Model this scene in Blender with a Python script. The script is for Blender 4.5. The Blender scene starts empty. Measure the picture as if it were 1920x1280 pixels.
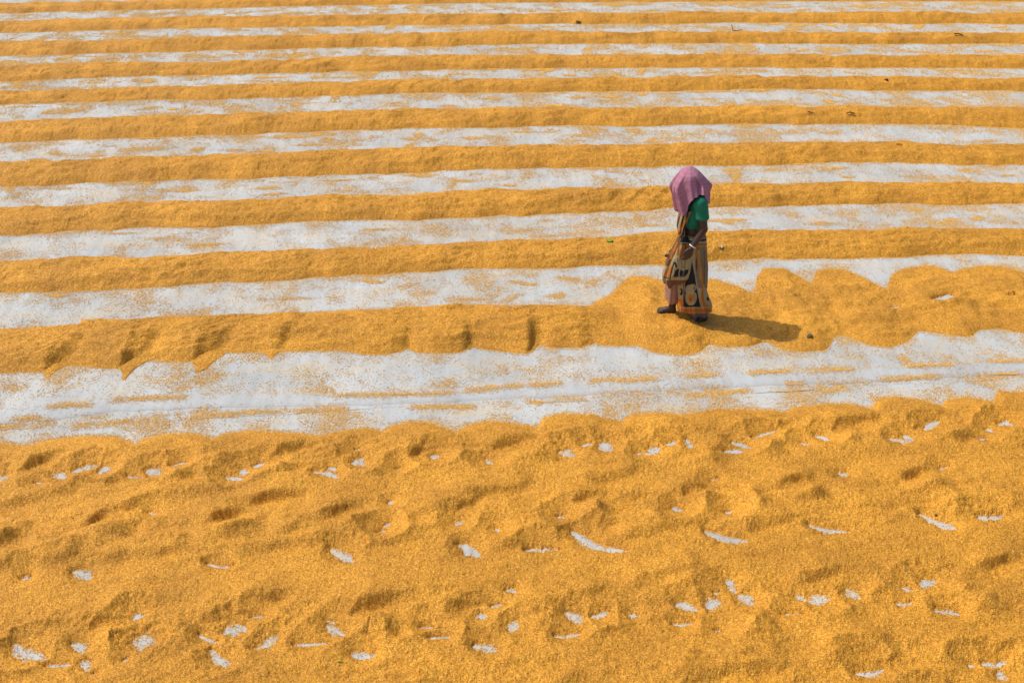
import bpy, bmesh, math, random
import numpy as np
from mathutils import Vector

# ---------------------------------------------------------------- camera
sc = bpy.context.scene
F_PX = 2000.0                       # focal length in pixels of the 1920 px wide frame
HORIZON = 1160.0                    # px from frame centre up to the horizon
PITCH = math.atan(HORIZON / F_PX)
PERSON_H = 1.47
def _tan_dep(py): return math.tan(PITCH + math.atan((py - 640.0) / F_PX))
CAM_H = PERSON_H / (1 - _tan_dep(313) / _tan_dep(600))
cam_d = bpy.data.cameras.new('camera'); cam = bpy.data.objects.new('camera', cam_d)
sc.collection.objects.link(cam); sc.camera = cam
cam.location = (0, 0, CAM_H); cam.rotation_euler = (math.pi / 2 - PITCH, 0, 0)
cam_d.sensor_width = 36.0; cam_d.lens = 36.0 * F_PX / 1920.0
cam_d.clip_start = 0.1; cam_d.clip_end = 2000.0

# ---------------------------------------------------------------- light
SUN_EL = math.radians(54); SUN_AZ = math.radians(16)     # azimuth: from -X turned towards +Y
to_sun = Vector((-math.cos(SUN_AZ) * math.cos(SUN_EL), math.sin(SUN_AZ) * math.cos(SUN_EL), math.sin(SUN_EL)))
w = bpy.data.worlds.new('World'); sc.world = w; w.use_nodes = True
nt = w.node_tree; bg = nt.nodes['Background']
sky = nt.nodes.new('ShaderNodeTexSky'); sky.sky_type = 'NISHITA'; sky.sun_disc = False
sky.sun_elevation = SUN_EL; sky.sun_rotation = math.atan2(to_sun.x, to_sun.y)
sky.air_density = 1.2; sky.dust_density = 3.0; sky.ozone_density = 1.0
nt.links.new(sky.outputs[0], bg.inputs[0]); bg.inputs[1].default_value = 0.14
sd = bpy.data.lights.new('sun', 'SUN'); so = bpy.data.objects.new('sun', sd); sc.collection.objects.link(so)
sd.energy = 3.7; sd.angle = math.radians(0.8); sd.color = (1.0, 0.95, 0.86)
so.location = (-8, 4, 14); so.rotation_euler = (-to_sun).to_track_quat('-Z', 'Y').to_euler()
sc.view_settings.view_transform = 'Standard'; sc.view_settings.look = 'None'
sc.view_settings.exposure = 0.0; sc.view_settings.gamma = 1.0; sc.view_settings.use_curve_mapping = False

rng = np.random.default_rng(7)
C = sc.collection

# ---------------------------------------------------------------- helpers
CP, SP = math.cos(PITCH), math.sin(PITCH)
def ray(px, py):
    a = (np.asarray(px, float) - 960.0) / F_PX; b = -(np.asarray(py, float) - 640.0) / F_PX
    return a, CP + b * SP, -SP + b * CP
def ground(px, py, z=0.0):
    rx, ry, rz = ray(px, py); t = (z - CAM_H) / rz
    return rx * t, ry * t
def at_y(px, py, Y):
    rx, ry, rz = ray(px, py); t = Y / ry
    return Vector((float(rx * t), float(Y), float(CAM_H + rz * t)))
def project(P):
    d = P - np.array([0, 0, CAM_H])
    u = d[:, 0]; f = d[:, 1] * CP - d[:, 2] * SP; v = d[:, 1] * SP + d[:, 2] * CP
    return 960 + F_PX * u / f, 640 - F_PX * v / f

_perm = np.random.default_rng(3).permutation(4096).astype(np.int64)
_ga = np.random.default_rng(4).random(4096) * 2 * np.pi
_gx, _gy = np.cos(_ga), np.sin(_ga)
def noise(x, y, seed=0):
    xi = np.floor(x); yi = np.floor(y); fx = x - xi; fy = y - yi
    xi = xi.astype(np.int64) + seed * 131; yi = yi.astype(np.int64) + seed * 71
    def g(ix, iy, dx, dy):
        h = _perm[(_perm[ix & 4095] + iy) & 4095]
        return _gx[h] * dx + _gy[h] * dy
    u = fx * fx * fx * (fx * (fx * 6 - 15) + 10); v = fy * fy * fy * (fy * (fy * 6 - 15) + 10)
    a = g(xi, yi, fx, fy); b = g(xi + 1, yi, fx - 1, fy); c = g(xi, yi + 1, fx, fy - 1); d = g(xi + 1, yi + 1, fx - 1, fy - 1)
    return 1.5 * ((a + (b - a) * u) + ((c + (d - c) * u) - (a + (b - a) * u)) * v)
def fbm(x, y, octv=3, seed=0, gain=0.5):
    s = 0; a = 1
    for k in range(octv):
        s = s + a * noise(x * 2 ** k, y * 2 ** k, seed + k * 17); a *= gain
    return s
def sstep(a, b, x):
    t = np.clip((x - a) / (b - a), 0, 1); return t * t * (3 - 2 * t)

def catmull(pts, n):
    """n samples along rows of control values pts (k, ...)"""
    pts = np.asarray(pts, float); k = len(pts); t = np.linspace(0, k - 1, n); i = np.clip(t.astype(int), 0, k - 2); f = (t - i).reshape(-1, *([1] * (pts.ndim - 1)))
    g = lambda j: pts[np.clip(j, 0, k - 1)]
    p0, p1, p2, p3 = g(i - 1), g(i), g(i + 1), g(i + 2)
    return 0.5 * (2 * p1 + (p2 - p0) * f + (2 * p0 - 5 * p1 + 4 * p2 - p3) * f * f + (3 * p1 - p0 - 3 * p2 + p3) * f ** 3)
def grid_mesh(name, X, Y, Z, mat):
    n, m = X.shape
    me = bpy.data.meshes.new(name)
    co = np.stack([X, Y, Z], -1).reshape(-1, 3).astype(np.float32)
    idx = np.arange(n * m).reshape(n, m)
    q = np.stack([idx[:-1, :-1], idx[:-1, 1:], idx[1:, 1:], idx[1:, :-1]], -1).reshape(-1, 4)
    if (Y[1:, m // 2] - Y[:-1, m // 2]).mean() < 0: q = q[:, ::-1]
    nf = len(q)
    me.vertices.add(len(co)); me.vertices.foreach_set('co', co.ravel())
    me.loops.add(nf * 4); me.loops.foreach_set('vertex_index', q.ravel().astype(np.int32))
    me.polygons.add(nf); me.polygons.foreach_set('loop_start', (np.arange(nf) * 4).astype(np.int32))
    me.polygons.foreach_set('loop_total', np.full(nf, 4, np.int32))
    me.polygons.foreach_set('use_smooth', np.ones(nf, bool))
    me.update(calc_edges=True)
    me.materials.append(mat)
    o = bpy.data.objects.new(name, me); C.objects.link(o)
    return o
def tag(o, label=None, cat=None, group=None, kind=None):
    if label: o['label'] = label
    if cat: o['category'] = cat
    if group: o['group'] = group
    if kind: o['kind'] = kind
    return o
def mesh_obj(name, verts, faces, mat, parent=None, smooth=True):
    me = bpy.data.meshes.new(name); me.from_pydata([tuple(v) for v in verts], [], faces); me.update()
    if smooth: me.polygons.foreach_set('use_smooth', np.ones(len(me.polygons), bool))
    me.materials.append(mat)
    o = bpy.data.objects.new(name, me); C.objects.link(o)
    if parent:
        o.parent = parent; o.matrix_parent_inverse = parent.matrix_world.inverted()
    return o

# ---------------------------------------------------------------- materials
def new_mat(name):
    m = bpy.data.materials.new(name); m.use_nodes = True
    t = m.node_tree; b = t.nodes['Principled BSDF']
    return m, t, b
def N(t, kind, **kw):
    n = t.nodes.new(kind)
    for k, v in kw.items(): setattr(n, k, v)
    return n
def ramp(t, stops, interp='LINEAR'):
    r = t.nodes.new('ShaderNodeValToRGB'); r.color_ramp.interpolation = interp
    e = r.color_ramp.elements
    while len(e) < len(stops): e.new(0.5)
    for i, (p, c) in enumerate(stops): e[i].position = p; e[i].color = (*c, 1)
    return r

def grain_material():
    m, t, b = new_mat('golden_paddy')
    tc = N(t, 'ShaderNodeTexCoord')
    mp = N(t, 'ShaderNodeMapping'); mp.inputs['Rotation'].default_value = (0.3, 0.2, 0.5); mp.inputs['Scale'].default_value = (1, 1.7, 1.4)
    t.links.new(tc.outputs['Object'], mp.inputs[0])
    v = N(t, 'ShaderNodeTexVoronoi'); v.inputs['Scale'].default_value = 165.0
    t.links.new(mp.outputs[0], v.inputs['Vector'])
    sep = N(t, 'ShaderNodeSeparateColor'); t.links.new(v.outputs['Color'], sep.inputs[0])
    r = ramp(t, [(0.0, (0.28, 0.103, 0.011)), (0.2, (0.455, 0.190, 0.016)), (0.6, (0.595, 0.274, 0.022)), (0.9, (0.75, 0.385, 0.040)), (1.0, (0.85, 0.50, 0.11))])
    t.links.new(sep.outputs[0], r.inputs[0])
    n = N(t, 'ShaderNodeTexNoise'); n.inputs['Scale'].default_value = 2.2; n.inputs['Detail'].default_value = 5
    t.links.new(tc.outputs['Object'], n.inputs['Vector'])
    r2 = ramp(t, [(0.3, (0.80, 0.77, 0.74)), (0.7, (1.12, 1.10, 1.06))]); t.links.new(n.outputs['Fac'], r2.inputs[0])
    n3 = N(t, 'ShaderNodeTexNoise'); n3.inputs['Scale'].default_value = 52; n3.inputs['Detail'].default_value = 3
    t.links.new(tc.outputs['Object'], n3.inputs['Vector'])
    r3 = ramp(t, [(0.3, (0.82, 0.80, 0.78)), (0.55, (1.0, 1.0, 1.0)), (0.75, (1.08, 1.09, 1.12))]); t.links.new(n3.outputs['Fac'], r3.inputs[0])
    mx = N(t, 'ShaderNodeMix', data_type='RGBA', blend_type='MULTIPLY'); mx.inputs[0].default_value = 1
    t.links.new(r.outputs[0], mx.inputs[6]); t.links.new(r2.outputs[0], mx.inputs[7])
    mx2 = N(t, 'ShaderNodeMix', data_type='RGBA', blend_type='MULTIPLY'); mx2.inputs[0].default_value = 1
    t.links.new(mx.outputs[2], mx2.inputs[6]); t.links.new(r3.outputs[0], mx2.inputs[7])
    t.links.new(mx2.outputs[2], b.inputs['Base Color'])
    b.inputs['Roughness'].default_value = 0.62; b.inputs['Specular IOR Level'].default_value = 0.25
    bp = N(t, 'ShaderNodeBump'); bp.inputs['Strength'].default_value = 0.55; bp.inputs['Distance'].default_value = 0.006; bp.invert = True
    t.links.new(v.outputs['Distance'], bp.inputs['Height']); 
    bp2 = N(t, 'ShaderNodeBump'); bp2.inputs['Strength'].default_value = 0.4; bp2.inputs['Distance'].default_value = 0.012
    t.links.new(n3.outputs['Fac'], bp2.inputs['Height']); t.links.new(bp.outputs[0], bp2.inputs['Normal'])
    t.links.new(bp2.outputs[0], b.inputs['Normal'])
    return m
def loose_grain_material():
    m, t, b = new_mat('loose_paddy')
    oi = N(t, 'ShaderNodeObjectInfo')
    r = ramp(t, [(0.0, (0.46, 0.20, 0.025)), (0.4, (0.72, 0.36, 0.035)), (0.8, (0.84, 0.50, 0.08)), (1.0, (0.86, 0.64, 0.22))])
    t.links.new(oi.outputs['Random'], r.inputs[0]); t.links.new(r.outputs[0], b.inputs['Base Color'])
    b.inputs['Roughness'].default_value = 0.6
    return m
def concrete_material(name, base, vary, dust):
    m, t, b = new_mat(name)
    tc = N(t, 'ShaderNodeTexCoord')
    n1 = N(t, 'ShaderNodeTexNoise'); n1.inputs['Scale'].default_value = 1.1; n1.inputs['Detail'].default_value = 8; n1.inputs['Roughness'].default_value = 0.62
    t.links.new(tc.outputs['Object'], n1.inputs['Vector'])
    lo = tuple(c * (1 - vary) for c in base); hi = tuple(min(1, c * (1 + vary * 0.7)) for c in base)
    r1 = ramp(t, [(0.3, lo), (0.7, hi)]); t.links.new(n1.outputs['Fac'], r1.inputs[0])
    # trowel / broom streaks
    mp = N(t, 'ShaderNodeMapping'); mp.inputs['Scale'].default_value = (14, 1.6, 1); t.links.new(tc.outputs['Object'], mp.inputs[0])
    n2 = N(t, 'ShaderNodeTexNoise'); n2.inputs['Scale'].default_value = 1.0; n2.inputs['Detail'].default_value = 5; t.links.new(mp.outputs[0], n2.inputs['Vector'])
    r2 = ramp(t, [(0.3, (0.88, 0.88, 0.87)), (0.6, (1.02, 1.02, 1.02))]); t.links.new(n2.outputs['Fac'], r2.inputs[0])
    mx = N(t, 'ShaderNodeMix', data_type='RGBA', blend_type='MULTIPLY'); mx.inputs[0].default_value = 1
    t.links.new(r1.outputs[0], mx.inputs[6]); t.links.new(r2.outputs[0], mx.inputs[7])
    # chaff and husk dust trodden into the surface
    mp3 = N(t, 'ShaderNodeMapping'); mp3.inputs['Scale'].default_value = (2.0, 4.5, 1); t.links.new(tc.outputs['Object'], mp3.inputs[0])
    n3 = N(t, 'ShaderNodeTexNoise'); n3.inputs['Scale'].default_value = 1.0; n3.inputs['Detail'].default_value = 7; n3.inputs['Roughness'].default_value = 0.7
    t.links.new(mp3.outputs[0], n3.inputs['Vector'])
    n4 = N(t, 'ShaderNodeTexNoise'); n4.inputs['Scale'].default_value = 130; n4.inputs['Detail'].default_value = 2; t.links.new(tc.outputs['Object'], n4.inputs['Vector'])
    ad = N(t, 'ShaderNodeMath', operation='ADD'); t.links.new(n3.outputs['Fac'], ad.inputs[0])
    ml = N(t, 'ShaderNodeMath', operation='MULTIPLY'); ml.inputs[1].default_value = 0.55; t.links.new(n4.outputs['Fac'], ml.inputs[0]); t.links.new(ml.outputs[0], ad.inputs[1])
    mr = N(t, 'ShaderNodeMapRange'); mr.inputs[1].default_value = 0.74; mr.inputs[2].default_value = 1.02; mr.inputs[4].default_value = dust; t.links.new(ad.outputs[0], mr.inputs[0])
    mx3 = N(t, 'ShaderNodeMix', data_type='RGBA'); t.links.new(mr.outputs[0], mx3.inputs[0]); t.links.new(mx.outputs[2], mx3.inputs[6]); mx3.inputs[7].default_value = (0.60, 0.39, 0.11, 1)
    t.links.new(mx3.outputs[2], b.inputs['Base Color'])
    b.inputs['Roughness'].default_value = 0.8; b.inputs['Specular IOR Level'].default_value = 0.3
    bp = N(t, 'ShaderNodeBump'); bp.inputs['Strength'].default_value = 0.25; bp.inputs['Distance'].default_value = 0.004
    t.links.new(n4.outputs['Fac'], bp.inputs['Height']); t.links.new(bp.outputs[0], b.inputs['Normal'])
    return m
def plain_mat(name, col, rough=0.7, vary=0.15, scale=30, spec=0.3):
    m, t, b = new_mat(name)
    tc = N(t, 'ShaderNodeTexCoord'); n = N(t, 'ShaderNodeTexNoise'); n.inputs['Scale'].default_value = scale; n.inputs['Detail'].default_value = 4
    t.links.new(tc.outputs['Object'], n.inputs['Vector'])
    r = ramp(t, [(0.3, tuple(c * (1 - vary) for c in col)), (0.7, tuple(min(1, c * (1 + vary)) for c in col))])
    t.links.new(n.outputs['Fac'], r.inputs[0]); t.links.new(r.outputs[0], b.inputs['Base Color'])
    b.inputs['Roughness'].default_value = rough; b.inputs['Specular IOR Level'].default_value = spec
    return m
def attr_mat(name, rough=0.85):
    m, t, b = new_mat(name)
    a = N(t, 'ShaderNodeVertexColor', layer_name='print')
    tc = N(t, 'ShaderNodeTexCoord'); n = N(t, 'ShaderNodeTexNoise'); n.inputs['Scale'].default_value = 60; n.inputs['Detail'].default_value = 3
    t.links.new(tc.outputs['Object'], n.inputs['Vector'])
    r = ramp(t, [(0.3, (0.86, 0.86, 0.86)), (0.7, (1.08, 1.08, 1.08))]); t.links.new(n.outputs['Fac'], r.inputs[0])
    mx = N(t, 'ShaderNodeMix', data_type='RGBA', blend_type='MULTIPLY'); mx.inputs[0].default_value = 1
    t.links.new(a.outputs[0], mx.inputs[6]); t.links.new(r.outputs[0], mx.inputs[7])
    t.links.new(mx.outputs[2], b.inputs['Base Color']); b.inputs['Roughness'].default_value = rough; b.inputs['Specular IOR Level'].default_value = 0.15
    return m
M_GRAIN = grain_material(); M_LOOSE = loose_grain_material()
M_CONC = concrete_material('pale_concrete', (0.43, 0.447, 0.452), 0.18, 0.5)
M_SCREED = concrete_material('smooth_screed', (0.42, 0.43, 0.435), 0.12, 0.08)
M_SKIN = plain_mat('brown_skin', (0.05, 0.021, 0.014), 0.5, 0.15, 40, 0.4)
M_HAIR = plain_mat('black_hair', (0.012, 0.01, 0.009), 0.5, 0.3, 60)

# ---------------------------------------------------------------- traced layout (px of the 1920 frame, laid on the ground)
XS = [0, 133, 267, 400, 533, 640, 773, 907, 1040, 1173, 1280, 1413, 1547, 1680, 1813, 1920]
ROWS = [
 ([7, 4, 2, 0, -3, -6, -8, -10, -12, -13, -14, -15, -15, -15, -15, -14], [26, 22, 19, 16, 13, 11, 8, 6, 5, 4, 4, 3, 3, 3, 3, 4]),
 ([41, 37, 34, 32, 30, 29, 26, 27, 24, 25, 23, 24, 24, 22, 25, 23], [62, 59, 55, 53, 51, 50, 47, 47, 45, 46, 45, 43, 44, 45, 45, 47]),
 ([81, 77, 73, 69, 67, 64, 63, 60, 59, 61, 60, 60, 62, 61, 63, 63], [105, 103, 99, 95, 93, 89, 89, 85, 83, 83, 82, 82, 84, 84, 83, 83]),
 ([125, 121, 117, 117, 112, 107, 106, 104, 103, 104, 102, 102, 103, 104, 104, 106], [154, 148, 143, 141, 138, 135, 133, 130, 129, 128, 127, 127, 128, 128, 128, 129]),
 ([173, 168, 163, 162, 157, 153, 149, 150, 145, 147, 143, 143, 144, 144, 147, 147], [197, 193, 188, 187, 183, 180, 175, 175, 173, 172, 172, 168, 168, 171, 170, 172]),
 ([232, 223, 220, 215, 212, 209, 205, 203, 201, 202, 200, 199, 198, 202, 202, 202], [268, 263, 259, 255, 250, 245, 241, 241, 236, 237, 235, 233, 233, 234, 237, 240]),
 ([305, 302, 293, 292, 286, 283, 277, 275, 272, 272, 269, 268, 267, 268, 273, 271], [351, 346, 340, 337, 332, 327, 325, 317, 315, 314, 312, 310, 306, 305, 310, 311]),
 ([389, 386, 380, 377, 373, 368, 365, 358, 353, 352, 348, 345, 344, 343, 342, 345], [442, 434, 428, 427, 417, 414, 413, 407, 402, 397, 388, 389, 385, 383, 385, 383]),
 ([492, 483, 483, 473, 472, 466, 462, 453, 452, 443, 435, 432, 434, 428, 428, 428], [549, 546, 540, 531, 525, 517, 510, 503, 502, 499, 497, 486, 488, 483, 478, 480]),
]
ORD = ['farthest visible', 'second farthest', 'third farthest', 'fourth farthest', 'fifth from the top', 'sixth from the top',
       'seventh from the top', 'eighth from the top', 'ninth from the top']
J_FAR = [(0,618),(133,611),(158,610),(172,601),(200,600),(240,602),(300,595),(400,592),(480,592),(533,588),(640,583),(740,578),(800,577),(830,573),(960,575),(1000,571),(1100,573),(1108,570),(1128,560),(1150,547),(1166,528),(1182,517),(1213,517),(1240,526),(1290,530),(1336,523),(1386,537),(1405,549),(1414,546),(1420,518),(1432,503),(1470,502),(1495,516),(1518,530),(1524,526),(1530,508),(1557,502),(1589,507),(1620,521),(1658,541),(1666,532),(1672,514),(1695,503),(1736,497),(1757,499),(1786,510),(1807,502),(1851,497),(1889,502),(1920,511)]
J_NEAR = [(0,700),(45,699),(82,697),(95,691),(110,686),(150,687),(200,690),(226,690),(240,681),(252,676),(300,677),(335,679),(362,678),(380,668),(402,662),(480,660),(508,662),(535,658),(640,659),(700,666),(733,663),(752,658),(767,653),(780,661),(840,663),(868,660),(885,648),(905,655),(950,660),(992,664),(1000,648),(1012,647),(1030,653),(1090,652),(1110,644),(1135,649),(1195,648),(1225,660),(1280,667),(1313,660),(1327,645),(1360,651),(1407,649),(1430,638),(1447,643),(1467,655),(1510,660),(1547,657),(1558,645),(1566,630),(1583,629),(1630,647),(1667,652),(1700,642),(1722,620),(1750,623),(1790,630),(1820,631),(1836,618),(1880,617),(1905,623),(1920,625)]
K_FAR = [(0,830),(50,836),(65,832),(100,823),(160,817),(215,818),(255,833),(270,823),(310,813),(360,812),(400,822),(420,813),(470,807),(560,812),(595,817),(640,808),(690,803),(718,809),(735,797),(770,790),(810,793),(855,809),(875,798),(910,790),(950,791),(1007,801),(1020,782),(1060,775),(1110,777),(1165,790),(1182,776),(1230,773),(1280,777),(1310,773),(1345,766),(1400,767),(1450,769),(1470,773),(1490,763),(1550,757),(1600,758),(1634,767),(1644,748),(1680,743),(1730,750),(1765,760),(1777,748),(1820,745),(1862,753),(1872,733),(1920,735)]

def edge_fn(pts, wob=0.0, seed=0):
    pts = np.array(pts, float)
    gx, gy = ground(pts[:, 0], pts[:, 1])
    o = np.argsort(gx); gx, gy = gx[o], gy[o]
    k = max(2, len(gx) // 4)
    sl = np.polyfit(gx[:k], gy[:k], 1)[0]; sr = np.polyfit(gx[-k:], gy[-k:], 1)[0] * 0.5
    def f(x):
        y = np.interp(x, gx, gy)
        y = np.where(x < gx[0], gy[0] + sl * (x - gx[0]), y); y = np.where(x > gx[-1], gy[-1] + sr * (x - gx[-1]), y)
        if wob:
            y = y + wob * (noise(x * 1.7, x * 0 + seed * 3.3, seed) + 0.65 * noise(x * 4.3, x * 0 + seed * 1.7, seed + 5) + 0.12 * noise(x * 11, x * 0 + 0.4, seed + 9))
        return y
    return f

# ---------------------------------------------------------------- ground
def build_yard():
    # two concrete slabs that meet in an uneven joint, and a smooth screeded strip beside it
    joint = edge_fn([(0, 806), (200, 795), (540, 776), (740, 763), (960, 757), (1190, 748), (1270, 743), (1440, 736), (1500, 733), (1583, 728), (1625, 722), (1870, 713), (1920, 712)])
    xs = np.concatenate([[-90, -40, -15], np.arange(-8, 8.01, 0.05), [15, 40, 90]])
    wob = 0.006 * noise(xs * 3, xs * 0 + 0.3, 50) + 0.004 * noise(xs * 11, xs * 0 + 0.7, 51)
    gap = 0.0006 + 0.008 * np.clip(noise(xs * 1.1, xs * 0, 52) - 0.02, 0, 1)
    yj = np.where(np.abs(xs) < 9, joint(xs), joint(np.clip(xs, -9, 9))) + wob
    root = bpy.data.objects.new('concrete_yard', None); C.objects.link(root); tag(root, kind='structure')
    for far in (True, False):
        e = yj + gap if far else yj - gap
        out = np.full_like(xs, 240.0 if far else -60.0)
        V = []; Fc = []; n = len(xs)
        for x, a, b_ in zip(xs, e, out): V += [(x, a, 0.0), (x, b_, 0.0), (x, a, -0.08)]
        for i in range(n - 1):
            q = [i * 3, (i + 1) * 3, (i + 1) * 3 + 1, i * 3 + 1]; s = [i * 3 + 2, (i + 1) * 3 + 2, (i + 1) * 3, i * 3]
            Fc.append(q if far else q[::-1]); Fc.append(s if far else s[::-1])
        mesh_obj('slab', V, Fc, M_CONC, root, smooth=False)
    mesh_obj('sub_base', [(-90, -60, -0.07), (90, -60, -0.07), (90, 240, -0.07), (-90, 240, -0.07)], [[0, 1, 2, 3]], M_CONC, root, smooth=False)
    c = edge_fn([(0, 783), (100, 775), (213, 759), (400, 752), (640, 749), (873, 740), (1100, 729), (1280, 718), (1330, 715), (1600, 706), (1840, 692), (1920, 690)])
    sx = np.arange(-8, 8.01, 0.04); yc = c(sx)
    wd = 0.10 + 0.02 * noise(sx * 0.8, sx * 0, 55); e1 = 0.012 * noise(sx * 5, sx * 0 + .2, 56); e2 = 0.012 * noise(sx * 5, sx * 0 + .7, 57)
    prof = [(-1.0, 0.0), (-0.94, 0.005), (-0.4, 0.009), (0.4, 0.009), (0.94, 0.005), (1.0, 0.0)]
    X = np.repeat(sx[None], 6, 0); Y = np.stack([yc + wd * p + (e1 if p < 0 else e2) for p, z in prof]); Z = np.stack([np.full_like(sx, z - 0.001) for p, z in prof])
    o = grid_mesh('screed_strip', X, Y, Z, M_SCREED); o.parent = root
build_yard()

# ---------------------------------------------------------------- grain ridges
EDGES = []     # (far base fn, near base fn) of each ridge, for scattering loose grain
def profile(t): return 1 - np.abs(2 * t - 1) ** 2.1
_tt = np.linspace(0, 1, 41)
def ridge(far_pts, near_pts, r_fn, rows, cols, seed, wob, extra=None, name='grain_ridge', relief=1.0, t0=-0.05, flat=None):
    nf = edge_fn(near_pts, wob, seed); ff = edge_fn(far_pts, wob * 0.8, seed + 40)
    ym = float(np.mean(ground([960], [np.mean([p[1] for p in near_pts])])[1]))
    half = ym * 0.53 + 0.9
    xs = np.linspace(-half, half, cols)
    yn = nf(xs); yf = ff(xs); r = r_fn(xs)
    if flat is not None:
        kk = np.hanning(13); kk /= kk.sum(); yn = np.convolve(np.pad(yn, 6, 'edge'), kk, 'valid'); k2 = np.hanning(9); k2 /= k2.sum(); yf = np.convolve(np.pad(yf, 4, 'edge'), k2, 'valid')
    td = CAM_H / yf
    mxv = np.max(r[:, None] * profile(_tt)[None] + _tt[None] * td[:, None], 1)
    W = (yf - yn) * td / mxv; W = np.maximum(W, 0.12)
    EDGES.append((xs, yn, yn + W))
    t = np.linspace(t0, 1.05, rows)[:, None]
    X = np.repeat(xs[None], rows, 0); Y = yn[None] + t * W[None]
    sp = xs[1] - xs[0]
    X = X + rng.normal(0, sp * 0.2, X.shape)
    T = np.repeat(t, cols, 1)
    Hh = (r * W)[None]
    h = np.where((T > 0) & (T < 1), Hh * profile(np.clip(T, 0, 1)), -np.minimum(np.abs(T), np.abs(T - 1)) * W[None] * 0.5 - 0.004)
    if flat is not None:                    # trodden part: even thickness with a feathered rim
        k = flat(xs)[None]
        box = np.ones(9) / 9
        sl = lambda e: np.convolve(np.abs(np.gradient(e, xs)), box, 'same')
        dN = T * W[None] / np.sqrt(1 + (1.5 * sl(yn)[None]) ** 2); dF = (1 - T) * W[None] / np.sqrt(1 + (1.5 * sl(yn + W)[None]) ** 2)
        hf = 0.040 * (1 - np.exp(-np.maximum(dN, 0) / 0.08)) * (1 - np.exp(-np.maximum(dF, 0) / 0.34)) + 0.002
        hf = np.where((T > 0) & (T < 1), hf, 0.5 * np.minimum(dN, dF) - 0.004)
        h = h * (1 - k) + hf * k
    body = sstep(0, 0.2, T) * sstep(0, 0.2, 1 - T)
    if flat is not None: relief = relief * (1 - 0.7 * flat(xs)[None])
    kw = max(9, int(0.5 / sp)) | 1; kk = np.hanning(kw); kk /= kk.sum(); yns = np.convolve(np.pad(yn, kw // 2, 'edge'), kk, 'valid')
    sk = Y - np.interp(X, xs, yns)
    h = h + body * relief * (0.022 * fbm(X * 1.1, sk * 5.5 + seed, 3, seed + 2) + 0.012 * fbm(X * 4.0 + sk * 5, sk * 9 - X * 1.2, 2, seed + 8))
    h = h + relief * 0.006 * fbm(X * 11, sk * 19, 2, seed + 11) * (0.4 + body)
    h = h + relief * 0.010 * fbm(X * 4.5, sk * 9, 3, seed + 13) * (1 - body) * ((T > -0.04) & (T < 1.04))
    if extra is not None: h = extra(X, Y, T, h, W, nf)
    h = h + rng.normal(0, 1, h.shape) * min(0.0030, sp * 0.24)
    return grid_mesh(name, X, Y, h, M_GRAIN)

GROUP = 'raked ridges of drying grain'
rowcount = [20, 22, 24, 27, 28, 34, 42, 48, 56]
# rows continue beyond the top of the frame
far_labels = []
prev_n = np.array(ROWS[0][1], float)
for i, (fy, ny) in enumerate(ROWS):
    fp = list(zip(XS, fy)); np_ = list(zip(XS, ny))
    def ex(X, Y, T, h, W, nf, i=i):
        # slanting folds left by raking
        ph = X * 2.4 - (Y - nf(X)) * 3.0 + 1.2 * noise(X * 0.8, X * 0, 60 + i)
        s = (ph - np.floor(ph)); saw = np.where(s < 0.75, s / 0.75, (1 - s) / 0.25) - 0.5
        amp = 0.020 * np.clip(noise(X * 0.45, X * 0 + i, 70 + i) + 0.25, 0, 1)
        return h + amp * saw * sstep(0.02, 0.3, T) * sstep(0, 0.45, 1 - T)
    o = ridge(fp, np_, lambda x: np.full_like(x, 0.18), rowcount[i], 1250, 10 + i, 0.042 if i < 8 else 0.034, ex)
    tag(o, 'long raked ridge of golden grain, ' + ORD[i] + ' across the yard', 'grain ridge', GROUP)

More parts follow.
